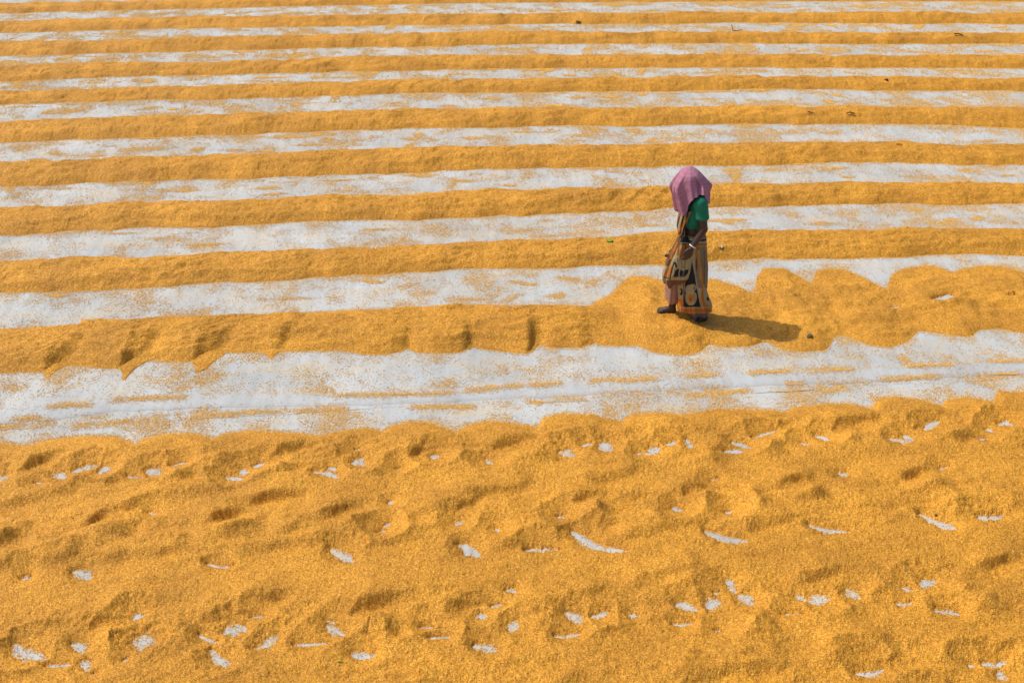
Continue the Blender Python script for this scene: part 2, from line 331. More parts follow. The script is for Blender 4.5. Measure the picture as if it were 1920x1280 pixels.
SPURS = [(88, 709, 684), (232, 713, 676), (370, 715, 665), (508, 673, 655), (752, 660, 650), (880, 656, 646), (996, 662, 644), (1105, 648, 640)]
def j_extra(X, Y, T, h, W, nf):
    near = sstep(0.0, 0.15, T) * sstep(0.45, 0.72, 1 - T) * 0.72
    for k, (px, ytip, yroot) in enumerate(SPURS):
        sx, ty = [float(v) for v in ground(px, ytip)]; rx, ry = [float(v) for v in ground(px, yroot)]
        d = X - (sx + 0.16 * np.clip(T - 0.1, 0, 1))
        a = (0.026, 0.030, 0.030, 0.023, 0.013, 0.015, 0.016, 0.010)[k]
        h = h + a * near * (np.where(d < 0, np.exp(-(d / 0.20) ** 2), np.exp(-(d / 0.05) ** 2)) - 1.0 * np.exp(-((d - 0.10) / 0.06) ** 2))
        # thin tongue of grain dragged out towards the camera
        s_ = (Y - ty) / max(0.05, ry - ty)
        wl = 0.024 + 0.20 * np.clip(s_, 0, 1) ** 1.8; wr = 0.018 + 0.10 * np.clip(s_, 0, 1) ** 2.4
        e = np.where(X < sx, (sx - X) / wl, (X - sx) / wr) + 0.14 * noise(X * 22, Y * 22, 95)
        tong = 0.020 * np.clip(s_, 0, 1) * np.clip(1 - e, 0, 1) ** 0.7 + 0.001
        m = (s_ > 0) & (T < 0.12) & (e < 1)
        h = np.where(m, np.maximum(h, tong), h)
    # trodden, spread part to the right of the walker
    spread = sstep(0.7, 1.5, X)
    body = sstep(0, 0.16, T) * sstep(0, 0.16, 1 - T)
    q = fbm(X * 1.5 + Y * 1.0, Y * 4.2 - X * 0.8, 3, 91)
    rel = 0.020 * q + 0.022 * (0.5 - np.abs(fbm(X * 1.7 + Y, Y * 4.6 - X * .8, 2, 93))) + 0.010 * fbm(X * 8, Y * 11, 2, 92)
    h = h + spread * body * rel
    for (px, py, a, sx, sy) in [(1219, 572, .040, .045, .05), (1290, 632, .035, .16, .08), (1205, 600, .03, .12, .06), (1395, 640, .025, .2, .07), (1640, 600, .03, .22, .06), (1800, 575, .03, .22, .06), (1700, 560, .025, .2, .05), (1340, 566, -.02, .16, .05), (1480, 575, -.02, .2, .05), (1590, 580, -.025, .18, .05)]:
        gx, gy = ground(px, py)
        h = h + a * np.exp(-((X - gx) / sx) ** 2 - ((Y - gy) / sy) ** 2)
    h = np.where((T > 0.05) & (T < 0.95), np.maximum(h, 0.008), h)
    rnd = rng.random(X.shape)
    for (x0, y0, x1, y1, wd) in [(1755, 563, 1782, 556, 7), (1672, 579, 1684, 577, 4), (1893, 557, 1903, 556, 5), (1496, 560, 1500, 560, 3), (1763, 570, 1775, 567, 3)]:
        P = ground(x0, y0); Q = ground(x1, y1); dx, dy = Q[0] - P[0], Q[1] - P[1]
        t = np.clip(((X - P[0]) * dx + (Y - P[1]) * dy) / (dx * dx + dy * dy), 0, 1); dd = np.hypot(X - P[0] - t * dx, Y - P[1] - t * dy) / (wd * .006)
        h = h * (1 - 0.85 * np.exp(-(dd / 1.6) ** 2)); h = np.where(dd + 0.7 * (rnd - .5) < 1, -0.003, h)
    return h
jr = lambda x: np.interp(x, [-6, 0.3, 0.9, 1.3, 6], [0.165, 0.16, 0.085, 0.035, 0.03])
jflat = lambda x: sstep(0.6, 1.0, x)
o = ridge(J_FAR, J_NEAR, jr, 124, 1350, 31, 0.006, j_extra, t0=-0.4, flat=jflat)
tag(o, 'nearest ridge of golden grain, scalloped and trodden flat around the walking woman', 'grain ridge', GROUP)
J_OBJ = o

# ---------------------------------------------------------------- foreground bed
SLIVERS = [  # bare concrete scraped open by feet: points, width px, strength
 ([(0,897),(13,892)],8,1),([(62,907),(83,908)],5,.8),([(103,889),(124,897)],10,1),([(134,887),(183,874)],8,1),([(187,887),(201,879)],10,1),([(238,893),(266,897)],6,1),([(278,881),(299,890)],10,1),([(317,876),(353,868)],5,.9),
 ([(423,895),(456,897)],7,1),([(453,882),(463,885)],8,1),([(474,875),(496,869)],6,1),([(587,885),(612,888),(637,896)],7,1),([(617,878),(627,882)],7,1),([(665,866),(682,871)],11,.9),([(665,845),(675,846)],4,.8),([(743,881),(760,880)],4,.8),([(807,855),(823,857)],7,1),
 ([(912,862),(922,866)],8,1),([(1055,849),(1073,855)],11,1),([(1045,865),(1067,861)],4,.8),([(1090,837),(1113,831)],5,1),([(1130,841),(1143,834)],13,1),([(1190,852),(1227,853)],5,1),([(1222,850),(1231,840)],10,1),([(1245,835),(1268,828)],6,1),([(1287,824),(1294,838)],8,.9),
 ([(1357,847),(1393,846)],7,1),([(1372,830),(1406,841)],9,1),([(1408,823),(1457,807)],5,1),([(1500,830),(1520,832)],5,1),([(1528,817),(1555,825)],7,1),([(1665,823),(1710,827)],7,1),([(1697,817),(1707,827)],9,1),([(1733,807),(1760,790)],8,1),([(1827,822),(1850,823)],5,.9),([(1847,807),(1862,810)],6,1),([(1873,798),(1890,793),(1908,803)],7,1),
 ([(1330,903),(1348,897)],5,.8),([(1572,888),(1585,888)],7,1),([(1760,882),(1780,876)],5,.9),([(1357,963),(1373,960)],5,.8),([(1322,996),(1355,1010),(1403,1015)],11,1),([(1515,984),(1547,996),(1592,997)],8,1),([(1724,964),(1757,981),(1794,993)],10,1),([(1833,972),(1880,967)],12,.62),
 ([(1362,1088),(1373,1092)],9,1),([(1370,1106),(1380,1110)],8,1),([(1388,1118),(1409,1134)],11,1),([(1268,1132),(1308,1147)],10,1),([(1328,1142),(1348,1127)],14,.9),([(1335,1110),(1352,1109)],5,.8),([(1493,1118),(1510,1127)],8,1),([(1520,1127),(1553,1123)],14,1),([(1588,1107),(1610,1121)],11,1),
 ([(1693,1102),(1712,1108)],7,1),([(1725,1097),(1753,1089)],10,1),([(1680,1132),(1710,1130)],6,1),([(1463,1154),(1510,1152)],4,.8),([(1260,1170),(1300,1168)],5,1),([(1753,1145),(1800,1152)],10,.7),([(1340,1183),(1358,1187)],6,.7),([(1603,1263),(1637,1264),(1657,1255)],7,1),([(1817,1252),(1827,1250)],6,.9),([(1840,1245),(1867,1247),(1887,1238)],7,.9),([(1877,1263),(1880,1273)],9,.9),
 ([(622,1030),(662,1053)],12,1),([(862,1022),(900,1045)],11,1),([(1073,997),(1093,1013),(1133,1029),(1177,1033)],11,1),([(1263,952),(1280,957)],7,1),([(1045,969),(1060,971)],6,.8),([(727,945),(737,942)],6,.8),([(853,985),(865,978)],8,.9),([(928,995),(935,993)],6,.9),([(707,1000),(727,997)],5,.9),([(717,987),(733,980)],5,.9),([(983,1033),(1053,1033)],8,.6),
 ([(947,1108),(968,1112)],7,.7),([(920,1138),(950,1136)],5,.9),([(892,1157),(912,1155)],8,.9),([(958,1183),(968,1167)],10,1),([(787,1177),(813,1177)],5,.8),([(805,1197),(847,1195)],6,1),([(887,1212),(930,1220)],11,1),([(663,1227),(703,1228)],10,1),([(1038,1193),(1090,1188)],6,1),([(1062,1148),(1093,1163)],11,1),([(1107,1157),(1140,1148)],8,.9),([(1180,1153),(1197,1155)],8,.8),
 ([(137,1072),(170,1085)],11,1),([(388,1057),(410,1063),(440,1062)],5,1),([(277,962),(293,963)],5,.8),([(43,1085),(58,1085)],7,.65),([(253,1157),(270,1153)],9,.9),([(28,1208),(45,1223),(88,1236)],13,.95),([(137,1208),(157,1223)],11,.95),([(155,1240),(163,1257)],9,.9),([(85,1250),(135,1246)],6,1),([(175,1262),(185,1262)],4,.8),
 ([(262,1217),(270,1200),(284,1203)],17,1),([(373,1190),(397,1203),(412,1201)],6,1),([(397,1217),(410,1237),(430,1247)],11,1),([(418,1187),(460,1177)],13,1),([(467,1160),(497,1157)],5,.9),([(478,1217),(500,1207),(520,1193)],12,.9),([(607,1163),(633,1168)],5,.9),([(613,1175),(645,1190)],10,1),([(550,1210),(623,1206)],6,1),([(230,1240),(245,1238)],5,.8),
]
CRESC = [ # foot channels with a bank on the far side
 ((40,885),(90,866)),((130,882),(213,860)),((300,876),(400,853)),((465,872),(560,845)),((625,860),(700,838)),((773,855),(830,836)),((920,845),(987,828)),((1063,836),(1107,818)),((1233,828),(1275,816)),((1390,818),(1480,797)),((1547,808),(1633,790)),((1707,805),(1745,786)),((1853,802),(1875,788)),
 ((163,1180),(233,1168)),((225,1148),(270,1140)),((397,1165),(465,1150)),((470,1135),(510,1125)),((60,1195),(110,1180)),((660,1150),(715,1138)),((855,1145),(900,1130)),((1075,1130),(1115,1118)),((1298,1113),(1340,1100)),((1500,1095),(1560,1080)),((1700,1085),(1750,1070)),((1850,1070),(1900,1055)),((1600,1253),(1660,1242)),((1560,1225),(1640,1212)),((1790,1240),(1860,1222)),
 ((230,960),(290,948)),((480,945),(560,930)),((165,990),(190,975)),((400,985),(440,970)),((620,972),(660,955)),((845,965),(880,950)),((1060,952),(1100,938)),((1270,935),(1310,920)),((1465,918),(1510,903)),((1690,905),(1730,890)),
]
MOUNDS = [(5,1022),(205,1012),(445,1000),(665,992),(893,982),(1110,965),(1320,948),(1515,935),(1745,925),(1405,945),
 (225,1218),(460,1205),(700,1190),(925,1185),(1145,1175),(1370,1160),(1410,1175),(1775,1112),(1845,1140),(40,1255),(170,1245),(1575,1150),
 (185,905),(330,890),(520,890),(690,895),(860,868),(1000,868),(1180,865),(1330,868),(1430,850),(1590,838),(1780,830)]
DUNES = [((190,1050),(330,1030)),((470,1028),(600,1010)),((690,1022),(760,1010)),((950,1022),(1060,1003)),((1390,990),(1460,978)),((1790,960),(1890,945)),((0,1070),(130,1045)),((540,1000),(620,988)),((1180,1005),(1280,985)),((300,940),(480,905)),((860,930),(970,915)),((1100,905),(1180,890)),((0,950),(130,925)),((150,905),(230,895)),((330,897),(410,886)),((1560,1250),(1660,1235)),((1290,1270),(1450,1255)),((250,1235),(320,1222)),((700,1130),(800,1120)),((1200,1090),(1290,1070))]
SLIVER_GRAINS = []
def build_bed():
    far = edge_fn(K_FAR, 0.004, 77)
    cols, rows = 1450, 470
    u = np.linspace(-1, 1, cols)[None]; s = np.linspace(0, 1, rows)[:, None]
    y0 = 3.05
    # columns fan out with distance so that they stay evenly fine
    Yc = y0 * (7.0 / y0) ** s
    X = u * (Yc * 0.58 + 0.75)
    gxx = np.linspace(-9, 9, 1801); kk = np.hanning(121); kk /= kk.sum(); gyy = np.convolve(np.pad(far(gxx), 60, 'edge'), kk, 'valid')
    Yf = np.interp(X, gxx, gyy)
    Y = y0 + (Yf + 0.17 - y0) * (np.exp(s * 0.8) - 1) / (np.exp(0.8) - 1)
    sp = 0.006
    X = X + rng.normal(0, sp * 0.2, X.shape); Y = Y + rng.normal(0, sp * 0.2, Y.shape)
    d = far(X) - Y
    a = math.radians(9); c_, s_ = math.cos(a), math.sin(a)
    U = X * c_ + Y * s_; V = -X * s_ + Y * c_
    h = 0.036 + 0.012 * fbm(U * 0.9, V * 2.5, 2, 101) + 0.013 * fbm(U * 2.6 + V * 0.8, V * 7.5, 3, 102) + 0.007 * fbm(U * 9, V * 14, 2, 103)
    rdg = 0.55 - np.abs(fbm(U * 1.25 + 0.5 * V, V * 4.4, 2, 106)); h = h + 0.036 * rdg * np.clip(0.5 + noise(U * .9, V * 1.5, 107), 0, 1.2) + 0.004 * fbm(X * 28, Y * 28, 2, 104)
    # the walker's tracks are churned up, the grain between them lies smoother
    churn = np.zeros_like(h)
    for (a0, a1) in (((0, 893), (1920, 802)), ((0, 1015), (1920, 920)), ((0, 1215), (1920, 1100)), ((0, 1345), (1920, 1250))):
        P = ground(*a0); Q = ground(*a1); yl = P[1] + (X - P[0]) * (Q[1] - P[1]) / (Q[0] - P[0])
        churn = np.maximum(churn, np.exp(-((Y - yl + 0.05 * noise(X * 1.5, X * 0, 108)) / 0.26) ** 4))
    base_h = 0.036
    rg = 0.5 - np.abs(fbm(U * 2.1 + 1.1 * V, V * 4.0 - 0.5 * U, 2, 109)); rg2 = fbm(U * 4.2, V * 6.0, 2, 118)
    h = base_h + (h - base_h) * (0.62 + 0.4 * churn) + churn * (0.034 * rg + 0.011 * rg2)
    rmin, rmax = Y.min(1), Y.max(1)
    def local(x0, x1, y0_, y1, pad):
        rr = np.nonzero((rmax > y0_ - pad) & (rmin < y1 + pad))[0]; a_, b_ = rr[0] if len(rr) else 0, rr[-1] + 1 if len(rr) else 0
        Xs, Ys = X[a_:b_], Y[a_:b_]; i, j = np.nonzero((Xs > x0 - pad) & (Xs < x1 + pad) & (Ys > y0_ - pad) & (Ys < y1 + pad))
        return i + a_, j
    def seg(ix, p, q):
        px, py = X[ix] - p[0], Y[ix] - p[1]; dx, dy = q[0] - p[0], q[1] - p[1]; L2 = dx * dx + dy * dy + 1e-9
        t = np.clip((px * dx + py * dy) / L2, 0, 1); L = math.sqrt(L2)
        side = (-dy * px + dx * py) / L
        return np.hypot(px - t * dx, py - t * dy), side, t
    for (p, q) in CRESC:
        P = [float(v) for v in ground(*p)]; Q = [float(v) for v in ground(*q)]
        ix = local(min(P[0], Q[0]), max(P[0], Q[0]), min(P[1], Q[1]), max(P[1], Q[1]), 0.75)
        dx, dy = Q[0] - P[0], Q[1] - P[1]; L = math.hypot(dx, dy)
        px, py = X[ix] - P[0], Y[ix] - P[1]; al = (px * dx + py * dy) / L; x = (-dy * px + dx * py) / L
        x0 = x; q_ = np.clip(al / L, 0, 1); x = x + 0.014 * noise(X[ix] * 7, Y[ix] * 9, 110) - 0.05 * q_ * (1 - q_)
        along = sstep(-0.12, 0.06, al + 0.25 * np.clip(x0, -.2, .2)) * np.exp(-(np.abs(x0) / 0.45) ** 6) * sstep(L + 0.2, L * 0.5, al)
        st = np.where(x > 0.025, np.exp(-(np.maximum(x - 0.04, 0) / 0.13) ** 1.6), np.where(x < -0.04, -0.8 * np.exp(-(np.minimum(x + 0.04, 0) / -0.11) ** 1.6), 0))
        mid = (x <= 0.025) & (x >= -0.04); st = np.where(mid, -0.8 + 1.8 * sstep(-0.04, 0.025, x), st)
        h[ix] += along * (0.034 * st + 0.010 * np.exp(-((x + 0.19) / 0.06) ** 2))
    for (p, q) in DUNES:
        P = [float(v) for v in ground(*p)]; Q = [float(v) for v in ground(*q)]
        ix = local(min(P[0], Q[0]), max(P[0], Q[0]), min(P[1], Q[1]), max(P[1], Q[1]), 0.55)
        dist, side, t = seg(ix, P, Q); along = np.exp(-np.clip(dist ** 2 - side ** 2, 0, None) / 0.08 ** 2)
        x = side + 0.02 * noise(X[ix] * 5, Y[ix] * 5, 111)
        h[ix] += along * (0.034 * np.where(x > 0, np.exp(-(x / 0.17) ** 2), np.exp(-(x / 0.055) ** 2)) - 0.012 * np.exp(-((x + 0.09) / 0.05) ** 2))
    for k, (mx, my) in enumerate(MOUNDS):
        gx, gy = ground(mx, my); r_ = random.Random(k)
        small = 0.6 if k >= 22 else 1.0
        ix = local(gx, gx, gy, gy, 0.5)
        dx = X[ix] - gx + 0.03 * noise(X[ix] * 5, Y[ix] * 5, 112); dy = Y[ix] - gy + 0.03 * noise(X[ix] * 5, Y[ix] * 5, 113)
        aa = 0.072 * small * r_.uniform(0.75, 1.15)
        g = np.where(dx < 0, np.exp(-(dx / 0.17) ** 2), np.exp(-(np.abs(dx) / 0.085) ** 2.2)) * np.exp(-((dy - 0.15 * dx) / 0.085) ** 2)
        h[ix] += aa * g - 0.02 * small * np.exp(-((dx - 0.17) / 0.07) ** 2 - (dy / 0.09) ** 2)
    h = np.maximum(h, 0.010 + 0.006 * noise(X * 7, Y * 9, 114))
    mask = np.zeros_like(h)
    fine = fbm(X * 22, Y * 30, 3, 115)
    rnd = rng.random(h.shape)
    coarse = fbm(X * 9, Y * 12, 2, 116)
    for pts, wpx, st in SLIVERS:
        G = np.array([[float(v) for v in ground(*p)] for p in pts])
        if len(G) < 3: G = catmull(np.stack([G[0], (G[0] + G[-1]) / 2 + np.array([0.0, -0.012 + 0.024 * (int(pts[0][0]) % 3) / 2]), G[-1]]), 7)
        else: G = catmull(G, 9)
        sc_ = abs(float(ground(pts[0][0] + 1, pts[0][1])[0]) - float(ground(*pts[0])[0]))
        wid = wpx * sc_ * 0.5 * (2.0 if wpx < 7 else 2.5); n = len(G) - 1
        G[0] += (G[0] - G[1]) * 0.25; G[-1] += (G[-1] - G[-2]) * 0.25
        asym = 0.35 + 0.3 * ((int(pts[0][0]) * 7) % 10) / 10
        ix = local(G[:, 0].min(), G[:, 0].max(), G[:, 1].min(), G[:, 1].max(), 0.5)
        best = np.full(len(ix[0]), 1e4); bd = np.full(len(ix[0]), 9.0)
        for j in range(n):
            dist, side, t = seg(ix, G[j], G[j + 1]); tt = (j + t) / n
            wl = wid * (np.clip(np.where(tt < asym, tt / asym, (1 - tt) / (1 - asym)), 0, 1) ** 0.6 * 0.9 + 0.12)
            e = dist / wl
            best = np.minimum(best, e); bd = np.minimum(bd, dist)
        m = best + 0.30 * coarse[ix] + 0.35 * fine[ix]
        out = (m - 1.0) * wid * 0.8                        # metres outside the scraped rim
        h[ix] = np.minimum(h[ix], 0.003 + 0.50 * np.maximum(out, 0) + 0.3 * np.maximum(out - 0.08, 0) + 0.02 * (1 - st))
        cut = st * (1.2 - m)
        mask[ix] = np.maximum(mask[ix], cut)
        k = rng.integers(0, len(ix[0]), max(4, int(len(ix[0]) * 0.7)))
        pk = (m[k] > -0.25 + 1.1 * rng.random(len(k))) & (m[k] < 1.25)
        SLIVER_GRAINS.append(np.stack([X[ix][k][pk], Y[ix][k][pk]], 1))
    bare = (mask > 0.02) & (mask > 0.27 + 0.6 * (rnd - 0.5))
    h = np.where(bare, -0.0035, h)
    # feathered far edge
    h = np.where(d > 0, h * sstep(-0.01, 0.16, d) + 0.003, -0.3 * np.abs(d) - 0.003)
    h = h + np.where(bare, 0, rng.normal(0, 1, h.shape)) * 0.0017
    o = grid_mesh('grain_bed', X, Y, h, M_GRAIN)
    tag(o, 'wide trampled bed of golden grain filling the foreground, dimpled by dragging feet', 'grain bed')
    return far
K_EDGE = build_bed()

# rows beyond the top of the frame, so the yard goes on
def shifted(dy, src):
    pts = []
    for x, y in zip(XS, src):
        gx, gy = ground(x, y); pts.append((float(gx) * 1.06, float(gy) + dy))
    return np.array(pts)
for k in range(3):
    nearp = shifted(1.62 * (k + 1), ROWS[0][1]); 
    xs = np.linspace(-13, 13, 500); ynr = np.interp(xs, nearp[:, 0], nearp[:, 1]) + 0.05 * noise(xs * 1.1, xs * 0 + k, 120 + k)
    t = np.linspace(-0.05, 1.05, 14)[:, None]; Wd = 0.72
    X = np.repeat(xs[None], 14, 0); Y = ynr[None] + t * Wd
    h = np.where((t > 0) & (t < 1), 0.115 * profile(np.clip(t, 0, 1)), -0.02) + 0 * X
    h = h + 0.015 * fbm(X * 1.5, Y * 5, 3, 124 + k) * sstep(0, 0.2, t) * sstep(0, 0.2, 1 - t)
    EDGES.append((xs, ynr, ynr + Wd))
    o = grid_mesh('grain_ridge', X, Y, h, M_GRAIN)
    tag(o, ['first grain ridge beyond the top edge of the view', 'second grain ridge beyond the top edge of the view', 'third grain ridge beyond the top edge of the view'][k], 'grain ridge', GROUP)

# ---------------------------------------------------------------- loose grain on the bare concrete
STREAKS = [((100,762),(160,760)),((220,750),(340,746)),((0,800),(42,798)),((145,800),(240,790)),((35,787),(70,785)),((640,743),(840,738)),((375,780),(520,771)),((880,733),(970,724)),((1000,723),(1045,720)),((995,752),(1012,756)),((1050,748),(1088,749)),((1112,716),(1140,710)),((1160,715),(1225,712)),((1290,742),(1330,739)),((1345,737),(1400,733)),((1290,706),(1340,703)),((1410,700),(1480,695)),((1540,734),(1585,729)),((1530,694),(1590,692)),((1480,722),(1500,722)),((1660,712),(1760,707)),((1708,687),(1780,684)),((1692,668),(1708,686)),((1860,678),(1915,676)),((1850,706),(1920,702)),((780,764),(880,762)),((560,770),(640,766)),
           ((845,352),(850,335)),((1370,322),(1378,335)),((1385,325),(1380,340)),((960,528),(1000,534)),((1050,520),(1085,526)),((860,560),(900,562)),((1030,556),(1050,553)),((1200,140),(1208,130)),((1585,135),(1600,138)),((1010,140),(1035,132)),((690,145),(705,135))]
def build_loose():
    n = 3600000
    # candidates, thinner with distance
    yy = 5.6 + (26.0 - 5.6) * rng.random(n) ** 1.25
    xx = (rng.random(n) * 2 - 1) * (yy * 0.53 + 0.9)
    on = yy < K_EDGE(xx) - 0.03
    for xs, a, b in EDGES: on |= (yy > np.interp(xx, xs, a) + 0.03) & (yy < np.interp(xx, xs, b) - 0.03)
    xx, yy = xx[~on], yy[~on]; n = len(xx)
    dmin = np.abs(yy - K_EDGE(xx))
    for xs, a, b in EDGES: dmin = np.minimum(dmin, np.minimum(np.abs(yy - np.interp(xx, xs, a)), np.abs(yy - np.interp(xx, xs, b))))
    g = 0.03; gx0, gy0 = -16.0, 5.0
    GX, GY = np.meshgrid(gx0 + g * np.arange(1070), gy0 + g * np.arange(720))
    GP = fbm(GX * 1.7, GY * 2.4, 4, 201, 0.65) + 0.40 * noise(GX * 0.5, GY * 0.7, 205); GD = fbm(GX * 3.4 + 0.9 * GY, GY * 2.2, 3, 203, 0.6)
    jx = np.clip(((xx - gx0) / g + rng.random(n)).astype(int), 0, 1069); jy = np.clip(((yy - gy0) / g + rng.random(n)).astype(int), 0, 719)
    patch = GP[jy, jx]; dab = GD[jy, jx]
    dens = 0.12 + 0.50 * sstep(-0.45, 0.6, patch) + 0.80 * sstep(0.42, 0.85, patch + 0.5 * dab)
    dens = dens * (0.25 + 0.75 * sstep(-0.6, 0.1, dab + 0.3 * patch))
    dens = dens * np.interp(yy, [7.0, 9.5, 11], [0.85, 0.9, 1.0])
    smooth_strip = np.exp(-((yy - np.interp(xx, *STRIP)) / 0.10) ** 4)
    dens = dens * (1 - 0.85 * smooth_strip)
    dens = np.maximum(dens, 0.95 * np.exp(-(dmin / 0.035) ** 2))
    dens = np.maximum(dens, 0.9 * np.exp(-(dmin / 0.10) ** 2) * sstep(0.0, 0.5, dab))
    dens = np.maximum(dens, 0.35 * np.exp(-(dmin / 0.08) ** 2) * sstep(-0.4, 0.4, dab))
    for p, q in STREAKS:
        P = [float(v) for v in ground(*p)]; Q = [float(v) for v in ground(*q)]
        ix = np.nonzero((np.abs(yy - (P[1] + Q[1]) / 2) < 0.5))[0]
        px, py = xx[ix] - P[0], yy[ix] - P[1]; dx, dy = Q[0] - P[0], Q[1] - P[1]; L2 = dx * dx + dy * dy + 1e-9
        t = np.clip((px * dx + py * dy) / L2, 0, 1); dd = np.hypot(px - t * dx, py - t * dy) + 0.012 * noise(xx[ix] * 14, yy[ix] * 14, 207)
        dens[ix] = np.maximum(dens[ix], 0.8 * np.exp(-(dd / 0.05) ** 2))
    keep = rng.random(n) < dens
    # thick dabs and smears left by the rake
    r2 = np.random.default_rng(99); DB = []
    def free(x, y):
        ok = y > K_EDGE(x) + 0.0
        for xs, a, b in EDGES: ok &= (y < np.interp(x, xs, a) + 0.01) | (y > np.interp(x, xs, b) - 0.01)
        return ok
    cy = 8.9 + 15.0 * r2.random(2600) ** 1.1; cx = (r2.random(2600) * 2 - 1) * (cy * 0.53 + 0.6)
    sel = np.nonzero(free(cx, cy))[0][:620]
    for i in sel:
        m = int(r2.integers(150, 520)); sx = r2.uniform(.03, .14) * (1.5 if r2.random() < .2 else 1); sy = r2.uniform(.015, .06) * (2.2 if r2.random() < .25 else 1); tl = r2.normal(0, .5)
        u = r2.normal(0, 1, m) * sx; v = r2.normal(0, 1, m) * sy
        DB.append(np.stack([cx[i] + u + tl * v, cy[i] + v + 0.04 * u], 1))
    for p, q in STREAKS:
        P = np.array([float(v) for v in ground(*p)]); Q = np.array([float(v) for v in ground(*q)]); L = np.hypot(*(Q - P)); m = int(1050 * L + 90)
        t = r2.random((m, 1)); wv = 0.012 * np.sin(t[:, 0] * 7 + P[0] * 9)
        t = 0.5 + (t - 0.5) * 1.15 + r2.normal(0, .06, (m, 1)); off = r2.normal(0, .010 + 0.016 * r2.random(), m) * (0.5 + np.abs(np.sin(t[:, 0] * 3.1 + P[1]))) + wv
        pts = P + (Q - P) * t + np.stack([r2.normal(0, .03, m), off], 1)
        DB.append(pts[noise(pts[:, 0] * 6, pts[:, 1] * 9, 208) > -0.25 - 0.4 * r2.random(m)])
    DB = np.concatenate(DB); DB = DB[free(DB[:, 0], DB[:, 1])]
    SG = np.concatenate(SLIVER_GRAINS + [DB]); xx, yy = np.concatenate([xx[keep], SG[:, 0]]), np.concatenate([yy[keep], SG[:, 1]]); n = len(xx)
    print('sliver grains', len(SG))
    sxx = np.interp(xx, *STRIP); zz = np.where(np.abs(yy - sxx) < 0.11, 0.0105, 0.0022)
    co = np.stack([xx, yy, zz + rng.random(n) * 0.0015], 1).astype(np.float32)
    me = bpy.data.meshes.new('loose_grain'); me.vertices.add(n); me.vertices.foreach_set('co', co.ravel())
    a = me.attributes.new('rot', 'FLOAT_VECTOR', 'POINT')
    rot = np.stack([rng.normal(0, .3, n), rng.normal(0, .22, n), rng.random(n) * 6.283], 1).astype(np.float32); a.data.foreach_set('vector', rot.ravel())
    a = me.attributes.new('scl', 'FLOAT', 'POINT'); a.data.foreach_set('value', (rng.uniform(0.8, 1.25, n) * np.clip(yy / 12, 0.85, 1.5)).astype(np.float32))
    me.update(); me.materials.append(M_LOOSE)
    o = bpy.data.objects.new('loose_grain', me); C.objects.link(o)
    g = bpy.data.node_groups.new('scatter_grain', 'GeometryNodeTree')
    g.interface.new_socket('Geometry', in_out='INPUT', socket_type='NodeSocketGeometry'); g.interface.new_socket('Geometry', in_out='OUTPUT', socket_type='NodeSocketGeometry')
    gi = g.nodes.new('NodeGroupInput'); go = g.nodes.new('NodeGroupOutput')
    sph = g.nodes.new('GeometryNodeMeshUVSphere'); sph.inputs['Segments'].default_value = 6; sph.inputs['Rings'].default_value = 4; sph.inputs['Radius'].default_value = 1.0
    tr = g.nodes.new('GeometryNodeTransform'); tr.inputs['Rotation'].default_value = (0, math.pi / 2, 0); tr.inputs['Scale'].default_value = (0.0019, 0.0019, 0.0052)
    sm = g.nodes.new('GeometryNodeSetMaterial'); sm.inputs['Material'].default_value = M_LOOSE
    iop = g.nodes.new('GeometryNodeInstanceOnPoints')
    ar = g.nodes.new('GeometryNodeInputNamedAttribute'); ar.data_type = 'FLOAT_VECTOR'; ar.inputs['Name'].default_value = 'rot'
    asx = g.nodes.new('GeometryNodeInputNamedAttribute'); asx.data_type = 'FLOAT'; asx.inputs['Name'].default_value = 'scl'
    er = g.nodes.new('FunctionNodeEulerToRotation')
    L = g.links.new
    L(sph.outputs['Mesh'], tr.inputs['Geometry']); L(tr.outputs[0], sm.inputs['Geometry']); L(sm.outputs[0], iop.inputs['Instance'])
    L(gi.outputs[0], iop.inputs['Points']); L(ar.outputs['Attribute'], er.inputs[0]); L(er.outputs[0], iop.inputs['Rotation']); L(asx.outputs['Attribute'], iop.inputs['Scale'])
    L(iop.outputs[0], go.inputs[0])
    md = o.modifiers.new('scatter', 'NODES'); md.node_group = g
    tag(o, 'loose golden grains scattered over the pale concrete between the ridges', 'grain', kind='stuff')
    print('loose grains', n)
_sp = np.array([(0, 783), (100, 775), (213, 759), (400, 752), (640, 749), (873, 740), (1100, 729), (1280, 718), (1330, 715), (1600, 706), (1840, 692), (1920, 690)], float)
STRIP = ground(_sp[:, 0], _sp[:, 1])
dg = bpy.context.evaluated_depsgraph_get()
def on_surface(px, py):
    rx, ry, rz = ray(px, py); d = Vector((float(rx), float(ry), float(rz))).normalized()
    hit, loc, nrm, *_ = sc.ray_cast(dg, Vector((0, 0, CAM_H)), d)
    return loc if hit else Vector((*[float(v) for v in ground(px, py)], 0))
SPOTS = {q: on_surface(*q) for q in [(1142, 453), (1352, 466), (1518, 631), (1084, 43), (1662, 151), (1755, 966), (1376, 60), (1797, 67), (1519, 213), (1594, 214), (1686, 273), (1699, 1073), (635, 1240)]}
build_loose()

# ---------------------------------------------------------------- the walking woman
PY0 = float(ground(1316, 601, 0.04)[1]) + 0.08        # depth of the body's mid plane
def pv(px, py, dy=0.0): return at_y(px, py, PY0 + dy)
base = pv(1296, 590); base.z = 0.03
person = bpy.data.objects.new('person', None); C.objects.link(person); person.location = base; bpy.context.view_layer.update()
tag(person, 'barefoot woman in green blouse, printed sari and pink headcloth walking through the grain', 'person')

